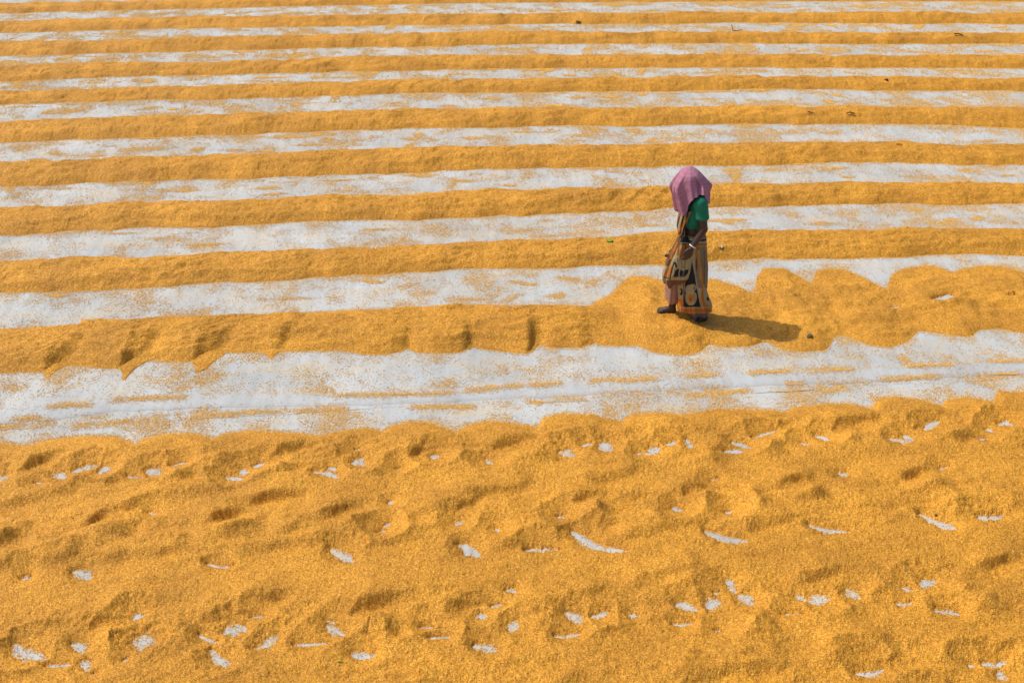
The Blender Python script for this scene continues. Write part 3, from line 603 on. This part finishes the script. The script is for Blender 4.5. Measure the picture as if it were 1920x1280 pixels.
def _unit_sphere(u=16, v=10):
    V = [(0, 0, 1.0)]; Fc = []
    for i in range(1, v):
        th = math.pi * i / v
        V += [(math.sin(th) * math.cos(2 * math.pi * j / u), math.sin(th) * math.sin(2 * math.pi * j / u), math.cos(th)) for j in range(u)]
    V.append((0, 0, -1.0)); last = len(V) - 1
    for j in range(u): Fc.append((0, 1 + j, 1 + (j + 1) % u)); Fc.append((last, 1 + (v - 2) * u + (j + 1) % u, 1 + (v - 2) * u + j))
    for i in range(v - 2):
        for j in range(u):
            p = 1 + i * u + j; q = 1 + i * u + (j + 1) % u
            Fc.append((p, p + u, q + u)); Fc.append((p, q + u, q))
    return np.array(V), np.array(Fc)
_SV, _SF = _unit_sphere()
def capsules(chains, extra=()):
    """closed tapered tubes + ellipsoids as one soup, to be fused by a voxel remesh"""
    Vs = []; Fs = []; cnt = [0]
    def put(V, Fc):
        Vs.append(V); Fs.append(Fc + cnt[0]); cnt[0] += len(V)
    def ball(c, r, sc=(1, 1, 1)): put(_SV * np.array(sc) * r + np.array(c), _SF)
    for ch in chains:
        for (p, r1, *s1), (q, r2, *s2) in zip(ch[:-1], ch[1:]):
            sc1 = s1[0] if s1 else (1, 1, 1); sc2 = s2[0] if s2 else (1, 1, 1)
            n = 2 + int((q - p).length / (0.3 * min(r1, r2) * min(1, min(sc1[2], sc2[2])) + 1e-4)) ; n = min(n, 14)
            for k in range(n + 1):
                t = k / n
                ball(p.lerp(q, t), r1 + (r2 - r1) * t, tuple(a + (b - a) * t for a, b in zip(sc1, sc2)))
    for c, r, s in extra: ball(c, r, s)
    return np.concatenate(Vs), np.concatenate(Fs)
def fuse(name, bm, mat, parent, voxel=0.007, smooth=4):
    me = bpy.data.meshes.new(name); me.from_pydata(bm[0].tolist(), [], bm[1].tolist()); me.update()
    o = bpy.data.objects.new(name, me); C.objects.link(o)
    md = o.modifiers.new('r', 'REMESH'); md.mode = 'VOXEL'; md.voxel_size = voxel; md.use_smooth_shade = True
    sm = o.modifiers.new('s', 'SMOOTH'); sm.factor = 0.5; sm.iterations = smooth
    dg = bpy.context.evaluated_depsgraph_get(); me2 = bpy.data.meshes.new_from_object(o.evaluated_get(dg))
    o.modifiers.clear(); o.data = me2; bpy.data.meshes.remove(me); me2.name = name
    me2.materials.clear(); me2.materials.append(mat)
    me2.polygons.foreach_set('use_smooth', np.ones(len(me2.polygons), bool))
    o.parent = parent; o.matrix_parent_inverse = parent.matrix_world.inverted()
    return o
def build_body():
    ch = []
    T_ = (0.82, 1.2, 1.0)
    ch.append([(pv(1300, 462), .10, (0.9, 1.1, 1)), (pv(1299, 440), .10, (0.88, 1.1, 1)), (pv(1299, 425), .10, (0.88, 1.05, 1)), (pv(1303, 400), .105, (0.85, 1.1, 1)), (pv(1307, 382), .10, (0.85, 1.3, 1))])
    ch.append([(pv(1306, 378), .055), (pv(1301, 364), .048), (pv(1297, 352), .05)])
    head = pv(1294, 346)
    ex = [(head, .098, (0.98, 0.78, 1.08)), (head + Vector((-.055, 0, -.055)), .055, (.9, .95, 1.1)),      # skull, jaw
          (head + Vector((-.103, 0, -.03)), .017, (1.1, .8, 1.5)),                                         # nose
          (head + Vector((-.088, -.03, 0.012)), .014, (.8, 1.3, .6)), (head + Vector((-.088, .03, 0.012)), .014, (.8, 1.3, .6)),   # brows
          (head + Vector((-.092, 0, -.068)), .013, (.8, 1.8, .6)), (head + Vector((-.088, 0, -.1)), .018, (.9, 1.2, .8)),         # lips, chin
          (head + Vector((.012, -.077, -.02)), .022, (.8, .4, 1.4)), (head + Vector((.012, .077, -.02)), .022, (.8, .4, 1.4))]    # ears
    # near (left) arm
    sh = pv(1313, 384, -.125); el = pv(1320, 430, -.155); wr = pv(1297.5, 463, -.185)
    ch.append([(pv(1308, 380, -.06), .06), (sh, .052), (sh.lerp(el, .5), .041), (el, .034), (el.lerp(wr, .35), .034), (wr, .022)])
    def hand(w, d, side, curl):
        """palm + four fingers + thumb; d = direction of the hand, side = thumb side"""
        d = d.normalized(); n = d.cross(side).normalized(); side = n.cross(d).normalized()
        ch.append([(w, .021), (w + d * .035, .024), (w + d * .075, .024)])
        ch.append([(w + d * .03 + side * .014, .018), (w + d * .078 + side * .022, .016)])
        ch.append([(w + d * .03 - side * .014, .017), (w + d * .072 - side * .024, .014)])
        for k, (off, ln) in enumerate([(.026, .062), (.009, .07), (-.009, .065), (-.026, .05)]):
            p = w + d * (.082 - abs(k - 1) * .004) + side * off
            a = p + d * ln * .5 + n * ln * .12 * curl; b = a + d * ln * .28 + n * ln * .32 * curl; c = b + d * ln * .05 + n * ln * .3 * curl
            ch.append([(p - d * .015, .0095), (p, .0095), (a, .0088), (b, .008), (c, .0065)])
        p = w + d * .025 + side * .024
        ch.append([(p, .012), (p + d * .025 + side * .02, .0105), (p + d * .05 + side * .02 + n * .012 * curl, .009), (p + d * .066 + side * .012 + n * .022 * curl, .007)])
    hand(wr, pv(1287, 487, -.195) - wr, Vector((-1, -.4, .1)), 0.9)
    # far (right) arm, reaching forward to the gathered cloth
    sh2 = pv(1303, 381, .125); el2 = pv(1291, 425, .14); wr2 = pv(1272, 462, .08)
    ch.append([(pv(1306, 380, .06), .06), (sh2, .052), (sh2.lerp(el2, .5), .041), (el2, .034), (el2.lerp(wr2, .35), .034), (wr2, .022)])
    hand(wr2, pv(1261, 476, .04) - wr2, Vector((-.6, -.6, .5)), 0.9)
    # legs: right one leads and is farther from the camera
    ra = pv(1260.5, 573, .08); la = pv(1317, 591, -.07)
    ch.append([(pv(1296, 462, .05), .075), (pv(1282, 492, .07), .072), (pv(1267, 522, .08), .056), (pv(1266, 545, .08), .05), (ra, .034)])
    ch.append([(pv(1302, 464, -.05), .075), (pv(1304, 500, -.06), .07), (pv(1307, 533, -.07), .055), (pv(1314, 558, -.07), .05), (la, .033)])
    def foot(an, heel, ball_, toe, wid):
        ch.append([(an, .034), (heel, .030)])
        ch.append([(heel, .03), (heel.lerp(ball_, .5) + Vector((0, 0, .012)), .031), (ball_, .026)])
        sd = Vector((0, 1, 0)); d = (toe - ball_)
        ch.append([(heel.lerp(ball_, .6) + sd * wid * .3, .026), (ball_ + sd * wid * .6, .021)]); ch.append([(heel.lerp(ball_, .6) - sd * wid * .3, .026), (ball_ - sd * wid * .6, .021)])
        for k, (o_, r, l) in enumerate([(-1, .0135, 1.05), (-.42, .0105, 1.1), (.05, .010, 1.0), (.5, .0095, .9), (.95, .009, .75)]):
            p = ball_ + sd * wid * o_
            ch.append([(p, r + .003), (p + d * l * .6 + Vector((0, 0, .002)), r), (p + d * l, r * .8)])
    foot(ra, pv(1262, 582, .08), pv(1241, 581.5, .085), pv(1233, 581.5, .085), .036)
    foot(la, pv(1321, 596, -.07), pv(1308, 599.5, -.075), pv(1301, 600, -.075), .036)
    o = fuse('body', capsules(ch, ex), M_SKIN, person, 0.0055, 3); o['label'] = 'dark brown skin of bare arms, waist and feet'
    hb = capsules([], [(head + Vector((.012, 0, .012)), 0.1, (0.98, 0.82, 1.03)), (head + Vector((.10, 0, -.045)), .04, (1, 1.1, 1))])
    hv = hb[0]; sel = (hv[:, 0] < head.x - .045) & (hv[:, 2] < head.z + .045); hv[sel, 0] = head.x - .045
    h = fuse('hair', hb, M_HAIR, person, 0.009, 3)
build_body()

def surf(name, P, mat, closed=True, print_fn=None, thick=0.004):
    """P: rows x cols x 3 points; closed in the column direction"""
    R_, K, _ = P.shape; V = P.reshape(-1, 3)
    idx = np.arange(R_ * K).reshape(R_, K); nx = np.roll(idx, -1, 1) if closed else idx[:, 1:]
    cur = idx if closed else idx[:, :-1]
    Fc = np.stack([cur[:-1], nx[:-1], nx[1:], cur[1:]], -1).reshape(-1, 4)
    o = mesh_obj(name, V, Fc.tolist(), mat, person)
    if print_fn is not None:
        # the print is laid on the near side and repeated on the far side
        Q = V.copy(); cy = P[:, :, 1].mean(1).repeat(K); Q[:, 1] = cy - np.abs(Q[:, 1] - cy)
        px, py = project(Q); col = print_fn(px, py)
        a = o.data.color_attributes.new('print', 'FLOAT_COLOR', 'POINT'); a.data.foreach_set('color', np.concatenate([col, np.ones((len(V), 1))], 1).astype(np.float32).ravel())
    s = o.modifiers.new('thickness', 'SOLIDIFY'); s.thickness = thick; s.offset = 0
    return o
def loft(name, rows, mat, n_rows=110, K=220, fold=0.05, nf=9, seed=1, print_fn=None, hem_noise=0.0, fold_top=0.15):
    """rows: (py, left px, right px, dy centre, half depth m)"""
    c = catmull(np.array(rows, float), n_rows)
    P = np.zeros((n_rows, K, 3)); ph = np.linspace(0, 2 * np.pi, K, endpoint=False)
    fr = np.linspace(0, 1, n_rows)
    for i in range(n_rows):
        py, l, r, dy, b = c[i]
        A = pv(l, py, dy); B = pv(r, py, dy); a = (B.x - A.x) / 2; cx = (A.x + B.x) / 2
        amp = fold * (fold_top + (1 - fold_top) * fr[i])
        wv = np.sin(nf * ph + 1.5 * np.sin(2 * ph + seed) + 0.8 * np.sin(fr[i] * 3 + seed)) + 0.5 * np.sin((2 * nf + 3) * ph + seed * 2 + fr[i] * 2)
        crisp = np.sign(wv) * np.abs(wv) ** 0.75
        k = 1 + amp * crisp * (0.35 + 0.65 * np.abs(np.sin(ph)))
        P[i, :, 0] = cx + a * k * np.cos(ph); P[i, :, 1] = PY0 + dy + b * k * np.sin(ph)
        P[i, :, 2] = A.z + hem_noise * fr[i] ** 6 * (np.sin(3 * ph + seed) + .5 * np.sin(7 * ph))
        P[i, :, 2] += 0.004 * np.sin(4 * ph + i * 0.35 + seed)
    return surf(name, P, mat, True, print_fn)

# --- the sari's print, with some cloth folds painted into the colour
CREAM = (0.32, 0.25, 0.135); INK = (0.022, 0.02, 0.022); RUST = (0.42, 0.145, 0.022); BROWN = (0.16, 0.07, 0.03); PLUM = (0.10, 0.08, 0.10); STONE = (0.17, 0.14, 0.085)
def inside(poly, x, y):
    r = np.zeros(len(x), bool); n = len(poly)
    for i in range(n):
        x1, y1 = poly[i]; x2, y2 = poly[(i + 1) % n]
        c = ((y1 > y) != (y2 > y)); xi = (x2 - x1) * (y - y1) / (y2 - y1 + 1e-9) + x1
        r ^= c & (x < xi)
    return r
def ell(cx, cy, rx, ry, x, y): return ((x - cx) / rx) ** 2 + ((y - cy) / ry) ** 2 < 1
def near_line(pts, x, y, wd):
    r = np.zeros(len(x), bool)
    for (a, b), (c, d) in zip(pts[:-1], pts[1:]):
        dx, dy = c - a, d - b; t = np.clip(((x - a) * dx + (y - b) * dy) / (dx * dx + dy * dy), 0, 1)
        r |= np.hypot(x - a - t * dx, y - b - t * dy) < wd
    return r
def skirt_print(x, y):
    col = np.tile(np.array(CREAM), (len(x), 1))
    def put(m, c): col[m] = c
    put((x > 1304) & (y < 540), STONE); put(near_line([(1309, 470), (1314, 520), (1322, 545)], x, y, 1.6), CREAM)
    put(near_line([(1305, 464), (1310, 485), (1313.5, 506), (1318, 536)], x, y, 2.0), RUST)
    put(near_line([(1321, 470), (1321.5, 500), (1320, 530)], x, y, 0.8), BROWN)
    put(inside([(1317, 531), (1313, 558), (1316, 577), (1331, 574), (1322, 565), (1318.5, 548)], x, y), RUST)
    put(ell(1325, 556, 6, 13, x, y), CREAM); put(ell(1327, 560, 2.2, 4, x, y), INK)
    put(inside([(1298, 490), (1289, 514), (1284, 533), (1281.5, 577), (1316, 579), (1311, 558), (1306.5, 535), (1301, 509)], x, y), INK)
    put(near_line([(1301, 500), (1306, 530), (1311.5, 560), (1316, 577)], x, y, 1.4), CREAM)
    put(ell(1295.5, 557, 11, 15.5, x, y) | ell(1293, 543.5, 8.3, 9.5, x, y), CREAM)
    put(ell(1299, 539, 7.0, 6.5, x, y), CREAM)
    put(ell(1305, 546.5, 2.4, 2.6, x, y), INK); put(ell(1301.5, 540.5, 1.5, 2.0, x, y), BROWN)
    put(ell(1295.5, 559, 5.2, 8.4, x, y), RUST); put(ell(1295.5, 560.5, 1.8, 3.2, x, y), BROWN)
    put(ell(1277.5, 547, 3.2, 6.5, x, y), INK); put(ell(1275.5, 546, 1.6, 3.2, x, y), CREAM)
    put((x < 1282) & (y > 560), RUST); put(near_line([(1282, 520), (1281.5, 575)], x, y, 0.8), BROWN)
    put(y > 575.5, CREAM); put(y > 577.2, RUST); put((y > 580) & (y < 584) & (np.sin(x * 1.9) > 0.45), BROWN); put(y > 587.6, PLUM)
    # gathered waist: horizontal folds painted as light and dark bands
    put(y < 456, STONE); put((y < 456) & (np.sin(y * 0.75 + x * 0.10) > 0.35), CREAM); put(near_line([(1275, 451), (1300, 453), (1325, 449)], x, y, 1.8), INK)
    put(near_line([(1277, 438), (1284, 444), (1289, 441)], x, y, 2), RUST); put(near_line([(1303, 440), (1312, 446), (1325, 443)], x, y, 2), BROWN); put(near_line([(1290, 434), (1306, 436)], x, y, 1.3), INK)
    put(near_line([(1300, 462), (1325, 462)], x, y, 1.4), RUST)
    return col
def bunch_print(x, y):
    col = np.tile(np.array(CREAM), (len(x), 1))
    def put(m, c): col[m] = c
    put((y < 482) & (x > 1270), RUST); put(near_line([(1277, 455), (1278, 480)], x, y, 1.3), CREAM); put(near_line([(1273, 458), (1271, 478)], x, y, 1.2), BROWN); put(near_line([(1284, 455), (1287, 480)], x, y, 1.5), BROWN)
    put((y < 458) & (x > 1274), INK); put(near_line([(1276, 455.5), (1298, 456)], x, y, 1), CREAM)
    put(near_line([(1272, 448), (1262, 472), (1251, 494)], x, y, 5), BROWN); put(near_line([(1270, 456), (1258, 484)], x, y, 1.8), RUST)
    put(near_line([(1258, 468), (1260, 464)], x, y, 2), INK); put(near_line([(1252, 484), (1255, 481)], x, y, 1.6), INK)
    put(inside([(1265, 491), (1256, 500), (1244, 514), (1256, 524), (1260, 509)], x, y), RUST); put(near_line([(1245, 519), (1253, 522)], x, y, 1.0), INK)
    put(near_line([(1264, 492), (1259, 510), (1255, 530)], x, y, 1.2), INK)
    put(inside([(1266, 507), (1271, 503.5), (1276, 505), (1280, 508), (1286, 505.5), (1291, 505), (1289.5, 512), (1284, 518.5), (1270, 519.5), (1263, 518)], x, y), INK)
    put(ell(1283, 500, 3, 2, x, y) | ell(1270, 486, 1.4, 4, x, y), STONE); put(near_line([(1276, 484), (1279, 496), (1278, 504)], x, y, .7), BROWN); put(near_line([(1286, 484), (1284, 497)], x, y, .7), BROWN)
    put(near_line([(1275.5, 503), (1273, 512), (1274, 520)], x, y, .9), CREAM); put(near_line([(1285, 503), (1281, 512), (1281, 520)], x, y, .8), STONE)  # folds over the black patch, painted as pale lines
    put(near_line([(1266, 492), (1268, 500)], x, y, 1.6), INK); put(near_line([(1262, 519), (1284, 518)], x, y, .8), BROWN)
    put(near_line([(1243, 530), (1248, 533)], x, y, 1.8), INK); put((y > 525) & (x > 1250), BROWN)
    return col
def pallu_print(x, y):
    col = np.tile(np.array(BROWN), (len(x), 1)); s = np.sin(x * 0.9 + y * 0.22)
    col[s > 0.3] = CREAM; col[s < -0.75] = INK; col[(np.sin(y * 0.21 + x * .3) > 0.75)] = RUST
    return col
M_SARI = attr_mat('printed_sari')
loft('sari_skirt', [(434, 1281, 1319, 0, .115), (443, 1277, 1323, 0, .13), (456, 1274, 1324, 0, .14), (478, 1273, 1325, 0, .13), (500, 1271, 1326.5, -.01, .125), (525, 1270, 1326, -.02, .122), (545, 1271, 1325, -.03, .125), (560, 1272, 1329, -.03, .13), (570, 1271, 1333, -.03, .135), (579, 1272, 1334, -.03, .137)],
     M_SARI, 170, 300, 0.085, 9, 2.0, skirt_print, 0.012, 0.3)
M_PETTI = plain_mat('mauve_petticoat', (0.30, 0.165, 0.125), 0.85, 0.15, 25)
loft('petticoat', [(480, 1262, 1292, .06, .08), (505, 1252, 1284, .07, .095), (530, 1248, 1277, .075, .095), (548, 1248, 1274.5, .075, .09), (561, 1248, 1273, .075, .085)], M_PETTI, 60, 120, 0.05, 5, 4.0, None, 0.008, 0.3)
loft('sari_gather', [(441, 1273, 1288, -.075, .045), (452, 1268, 1294, -.075, .06), (468, 1260, 1298, -.075, .075), (484, 1252, 1298, -.075, .085), (500, 1246, 1297, -.07, .09), (514, 1242, 1293, -.07, .09), (523, 1242, 1287, -.065, .085), (529, 1246, 1278, -.06, .07)], M_SARI, 130, 240, 0.10, 6, 5.0, bunch_print, 0.02, 0.4)
loft('sari_end', [(388, 1277, 1300, -.02, .10), (400, 1274, 1292, -.03, .09), (412, 1271.5, 1288, -.03, .085), (425, 1270, 1284, -.03, .08), (440, 1272, 1284, -.03, .08)], M_SARI, 60, 120, 0.10, 7, 3.0, pallu_print, 0.0, 0.5)

# --- blouse
M_BLOUSE = plain_mat('green_blouse', (0.005, 0.135, 0.075), 0.75, 0.12, 30)
def build_blouse():
    ch = [[(pv(1298, 417), .108, (0.88, 1.1, .45)), (pv(1300, 408), .116, (0.88, 1.1, .8)), (pv(1303, 396), .118, (0.88, 1.1, 1)), (pv(1307, 381), .102, (0.9, 1.25, .95))]]
    sh = pv(1313, 382, -.125); sh2 = pv(1304, 380, .125)
    ch.append([(sh, .066, (1, 1, 1)), (pv(1315.5, 395, -.137), .060, (1, 1, 1)), (pv(1316.5, 404, -.142), .061, (.98, .95, .6)), (pv(1316.5, 408, -.145), .064, (.98, .95, .35))])
    ch.append([(sh2, .066, (1, 1, 1)), (pv(1299, 397, .13), .060, (1, 1, 1)), (pv(1297, 405, .135), .063, (1, 1, .4))])
    fuse('blouse', capsules(ch), M_BLOUSE, person, 0.008, 3)
build_blouse()

# --- cloth over the head
def cloth_mat():
    m, t, b = new_mat('pink_headcloth')
    a = N(t, 'ShaderNodeVertexColor', layer_name='print'); t.links.new(a.outputs[0], b.inputs['Base Color']); b.inputs['Roughness'].default_value = 0.9; b.inputs['Specular IOR Level'].default_value = 0.1
    return m
def build_headcloth():
    A = [0, 45, 90, 135, 180, 225, 270, 315]
    top = (1294, 314.5, 0)
    crown = [(1310, 322, 0), (1305, 316, .06), (1293, 313, .075), (1281, 316, .06), (1275, 323, 0), (1280, 330, -.07), (1294, 332, -.10), (1307, 330, -.075)]
    mid = [(1329, 346, 0), (1319, 336, .08), (1295, 335, .105), (1272, 338, .08), (1261, 347, 0), (1267, 356, -.09), (1293, 350, -.13), (1318, 349, -.10)]
    hem = [(1327.5, 382, 0), (1320, 378, .09), (1296, 392, .12), (1276, 397, .08), (1271.5, 396, -.02), (1282, 407, -.11), (1297, 378, -.165), (1319, 366, -.14)]
    def W(l): return np.array([list(pv(*p)) for p in l])
    K = 240; R_ = 90
    ctrl = []
    for l in (crown, mid, hem):
        P = W(l); ext = np.concatenate([P[-1:], P, P[:2]]); c = catmull(ext, (len(ext) - 1) * 60 + 1)
        s = np.linspace(60, 60 + 480, K, endpoint=False).astype(int); ctrl.append(c[s])
    tp = np.tile(np.array(pv(*top)), (K, 1))
    g = catmull(np.stack([tp, ctrl[0], ctrl[1], 0.55 * ctrl[1] + 0.45 * ctrl[2], ctrl[2]]), R_)
    ph = np.linspace(0, 2 * np.pi, K, endpoint=False); fr = np.linspace(0, 1, R_)[:, None]
    cx = g[0, 0, 0]
    wv = np.sin(11 * ph + 1.2 * np.sin(2 * ph)) * 0.6 + np.sin(19 * ph + 1 + 2 * np.sin(ph)) * 0.35 + 0.5 * np.sin(5 * ph + .5)
    am = (0.014 + 0.016 * np.clip(-np.cos(ph), 0, 1)[None]) * np.clip(fr * 1.6 - .25, 0, 1)
    g[:, :, 0] += am * wv[None] * np.cos(ph)[None]; g[:, :, 1] += am * wv[None] * np.sin(ph)[None]
    g[:, :, 2] += 0.006 * fr * np.sin(7 * ph)[None]
    # projecting folds at the front and the back
    for a0, r0, am_ in ((math.pi, .52, .018), (0, .52, .018)):
        dph = np.angle(np.exp(1j * (ph - a0))); k = np.exp(-(dph / .16) ** 2)[None] * np.exp(-((fr - r0) / .10) ** 2) * am_
        g[:, :, 0] += k * math.cos(a0)
    # sag crease running from the crown down the near side
    dph = np.angle(np.exp(1j * (ph - math.radians(300)))); k = np.exp(-(dph / .13) ** 2)[None] * sstep(.2, .5, fr) * .034
    g[:, :, 1] += k
    for a1, w1, d1 in ((235, .09, .020), (258, .08, .016), (212, .08, .018)):
        dph = np.angle(np.exp(1j * (ph - math.radians(a1) + 0.15 * np.sin(a1)))); g[:, :, 1] += np.exp(-(dph / w1) ** 2)[None] * sstep(.25, .7, fr) * d1
    o = surf('headcloth', g, cloth_mat(), True, None, 0.004)
    vv = np.repeat(fr, K, 1); uu = np.repeat(ph[None], R_, 0)
    base_c = np.array((0.355, 0.155, 0.21)); col = np.tile(base_c, (R_, K, 1))
    st = np.sin(vv * 62 + 0.9 * np.cos(uu)); col = np.where((st > 0.75)[..., None], np.array((0.385, 0.175, 0.24)), col); col = np.where((st < -0.86)[..., None], np.array((0.34, 0.135, 0.205)), col)
    
    rim = vv > 0.965; col = np.where(rim[..., None], np.array((0.30, 0.13, 0.19)), col)
    a = o.data.color_attributes.new('print', 'FLOAT_COLOR', 'POINT'); a.data.foreach_set('color', np.concatenate([col.reshape(-1, 3), np.ones((R_ * K, 1))], 1).astype(np.float32).ravel())
build_headcloth()

# --- bangle
def build_bangle():
    m, t, b = new_mat('white_bangle'); b.inputs['Base Color'].default_value = (0.62, 0.60, 0.57, 1); b.inputs['Roughness'].default_value = 0.3
    c = pv(1298.3, 461.5, -.184); ax = (pv(1297.5, 463, -.185) - pv(1320, 430, -.155)).normalized()
    q = ax.to_track_quat('Z', 'Y'); V = []; Fc = []; n, k = 32, 8
    for i in range(n):
        a = 2 * math.pi * i / n
        for j in range(k):
            b_ = 2 * math.pi * j / k; r = .029 + .0035 * math.cos(b_)
            V.append(c + q @ Vector((r * math.cos(a), r * math.sin(a), .0055 * math.sin(b_))))
    for i in range(n):
        for j in range(k): Fc.append([i * k + j, ((i + 1) % n) * k + j, ((i + 1) % n) * k + (j + 1) % k, i * k + (j + 1) % k])
    mesh_obj('bangle', V, Fc, m, person)
build_bangle()

# ---------------------------------------------------------------- small litter lying on the grain
def on_surface(px, py): return SPOTS[(px, py)]
def leaf(name, label, px, py, length, width, rz, col, curl=0.3, parts=1, cat='leaf'):
    p = on_surface(px, py); m = plain_mat(name + '_skin', col, 0.6, 0.25, 90)
    V = []; Fc = []
    for b in range(parts):
        a = rz + b * 1.9; ca, sa = math.cos(a), math.sin(a); o0 = len(V); n = 8
        for i in range(n + 1):
            t = i / n; wd = width * math.sin(math.pi * min(1, t * 0.93 + 0.05)) ** 0.8 * 0.5
            for j in (-1, -.5, 0, .5, 1):
                x = (t - 0.3) * length; y = j * wd; z = 0.006 + curl * length * (t * t * 0.55 + 0.5 * (j * wd / (width * .5 + 1e-6)) ** 2 * 0.5) + 0.004 * math.sin(i * 1.7 + j * 2)
                V.append((p.x + x * ca - y * sa, p.y + x * sa + y * ca, p.z + z))
        for i in range(n):
            for j in range(4): Fc.append([o0 + i * 5 + j, o0 + (i + 1) * 5 + j, o0 + (i + 1) * 5 + j + 1, o0 + i * 5 + j + 1])
    o = mesh_obj(name, V, Fc, m); s = o.modifiers.new('t', 'SOLIDIFY'); s.thickness = 0.0015
    tag(o, label, cat); return o
def clod(name, label, px, py, r, col, seed, sc_=(1, 1, .7), cat='clod'):
    p = on_surface(px, py); bm = bmesh.new(); bmesh.ops.create_icosphere(bm, subdivisions=3, radius=1)
    rr = random.Random(seed); a = [rr.uniform(0, 6) for _ in range(6)]
    for v in bm.verts:
        c = v.co.copy(); k = 1 + .22 * math.sin(c.x * 3.1 + a[0]) * math.sin(c.y * 2.7 + a[1]) + .18 * math.sin(c.z * 4.3 + a[2] + c.x * 2) + .08 * math.sin(c.x * 9 + a[3]) * math.sin(c.y * 8 + a[4]) + .05 * math.sin(c.z * 13 + a[5])
        v.co = Vector((c.x * k * r * sc_[0], c.y * k * r * sc_[1], c.z * k * r * sc_[2])) + p + Vector((0, 0, r * sc_[2] * .5))
    me = bpy.data.meshes.new(name); bm.to_mesh(me); bm.free(); me.polygons.foreach_set('use_smooth', np.ones(len(me.polygons), bool))
    me.materials.append(plain_mat(name + '_skin', col, 0.9, 0.35, 120)); o = bpy.data.objects.new(name, me); C.objects.link(o); tag(o, label, cat); return o
def twig(name, label, px, py, pts, r, col):
    p = on_surface(px, py); bm = bmesh.new()
    for ch in pts:
        for a, b in zip(ch[:-1], ch[1:]):
            A = p + Vector(a); B = p + Vector(b); d = B - A
            g = bmesh.ops.create_cone(bm, cap_ends=True, segments=7, radius1=r, radius2=r * .75, depth=d.length * 1.08)
            mm = d.to_track_quat('Z', 'Y').to_matrix().to_4x4(); mm.translation = (A + B) / 2; bmesh.ops.transform(bm, matrix=mm, verts=g['verts'])
    me = bpy.data.meshes.new(name); bm.to_mesh(me); bm.free(); me.materials.append(plain_mat(name + '_skin', col, 0.85, 0.3, 120))
    o = bpy.data.objects.new(name, me); C.objects.link(o); tag(o, label, 'twig'); return o
leaf('green_leaf', 'small fresh green leaf lying on the grain ridge left of the woman', 1142, 453, .06, .045, .3, (0.16, 0.30, 0.03), .25, 2)
leaf('dry_leaf', 'curled dry pale brown leaf on the ridge right of the woman', 1352, 466, .05, .03, 1.2, (0.50, 0.36, 0.20), .9, 2)
clod('earth_clod', 'small dark clump of dirt below the tip of the shadow', 1518, 631, .022, (0.13, 0.09, 0.05), 1)
clod('earth_clod', 'brown lump of dirt on the second farthest grain ridge', 1084, 43, .036, (0.22, 0.11, 0.03), 2, (1.3, .9, .8))
clod('earth_clod', 'dark round lump on the fifth ridge at upper right', 1662, 151, .026, (0.05, 0.025, 0.012), 3)
clod('earth_clod', 'tiny reddish speck of dirt beside the long scraped mark at right', 1755, 966, .010, (0.12, 0.035, 0.02), 4)
twig('twig', 'thin bent twig standing at the edge of the third ridge', 1376, 60, [[(-.05, 0, .12), (-.02, 0, .02), (.08, 0, .02), (.14, .02, .035)]], .006, (0.08, 0.05, 0.02))
twig('twig', 'short dark twig on the third ridge near the right edge', 1797, 67, [[(-.07, 0, .03), (0, 0, .03), (.07, -.02, .01)]], .011, (0.06, 0.035, 0.015))
twig('twig', 'small dark stick on the sixth ridge, the left one', 1519, 213, [[(-.03, 0, .025), (.04, -.01, .012)]], .008, (0.10, 0.05, 0.02))
twig('twig', 'small dark stick on the sixth ridge, the right one', 1594, 214, [[(-.05, -.01, .012), (-.01, 0, .028), (.05, -.01, .012)]], .009, (0.07, 0.035, 0.015))
twig('twig', 'tiny stick on the seventh ridge at right', 1686, 273, [[(-.035, 0, .018), (.035, 0, .014)]], .007, (0.12, 0.06, 0.02))
twig('straw', 'short pale straw in the trampled grain at lower right', 1699, 1073, [[(-.012, .01, .03), (.006, 0, .005)]], .0022, (0.6, 0.45, 0.15))
leaf('green_leaf', 'tiny green fleck of leaf low in the foreground grain', 635, 1240, .028, .010, .4, (0.25, 0.33, 0.03), .1, 1)
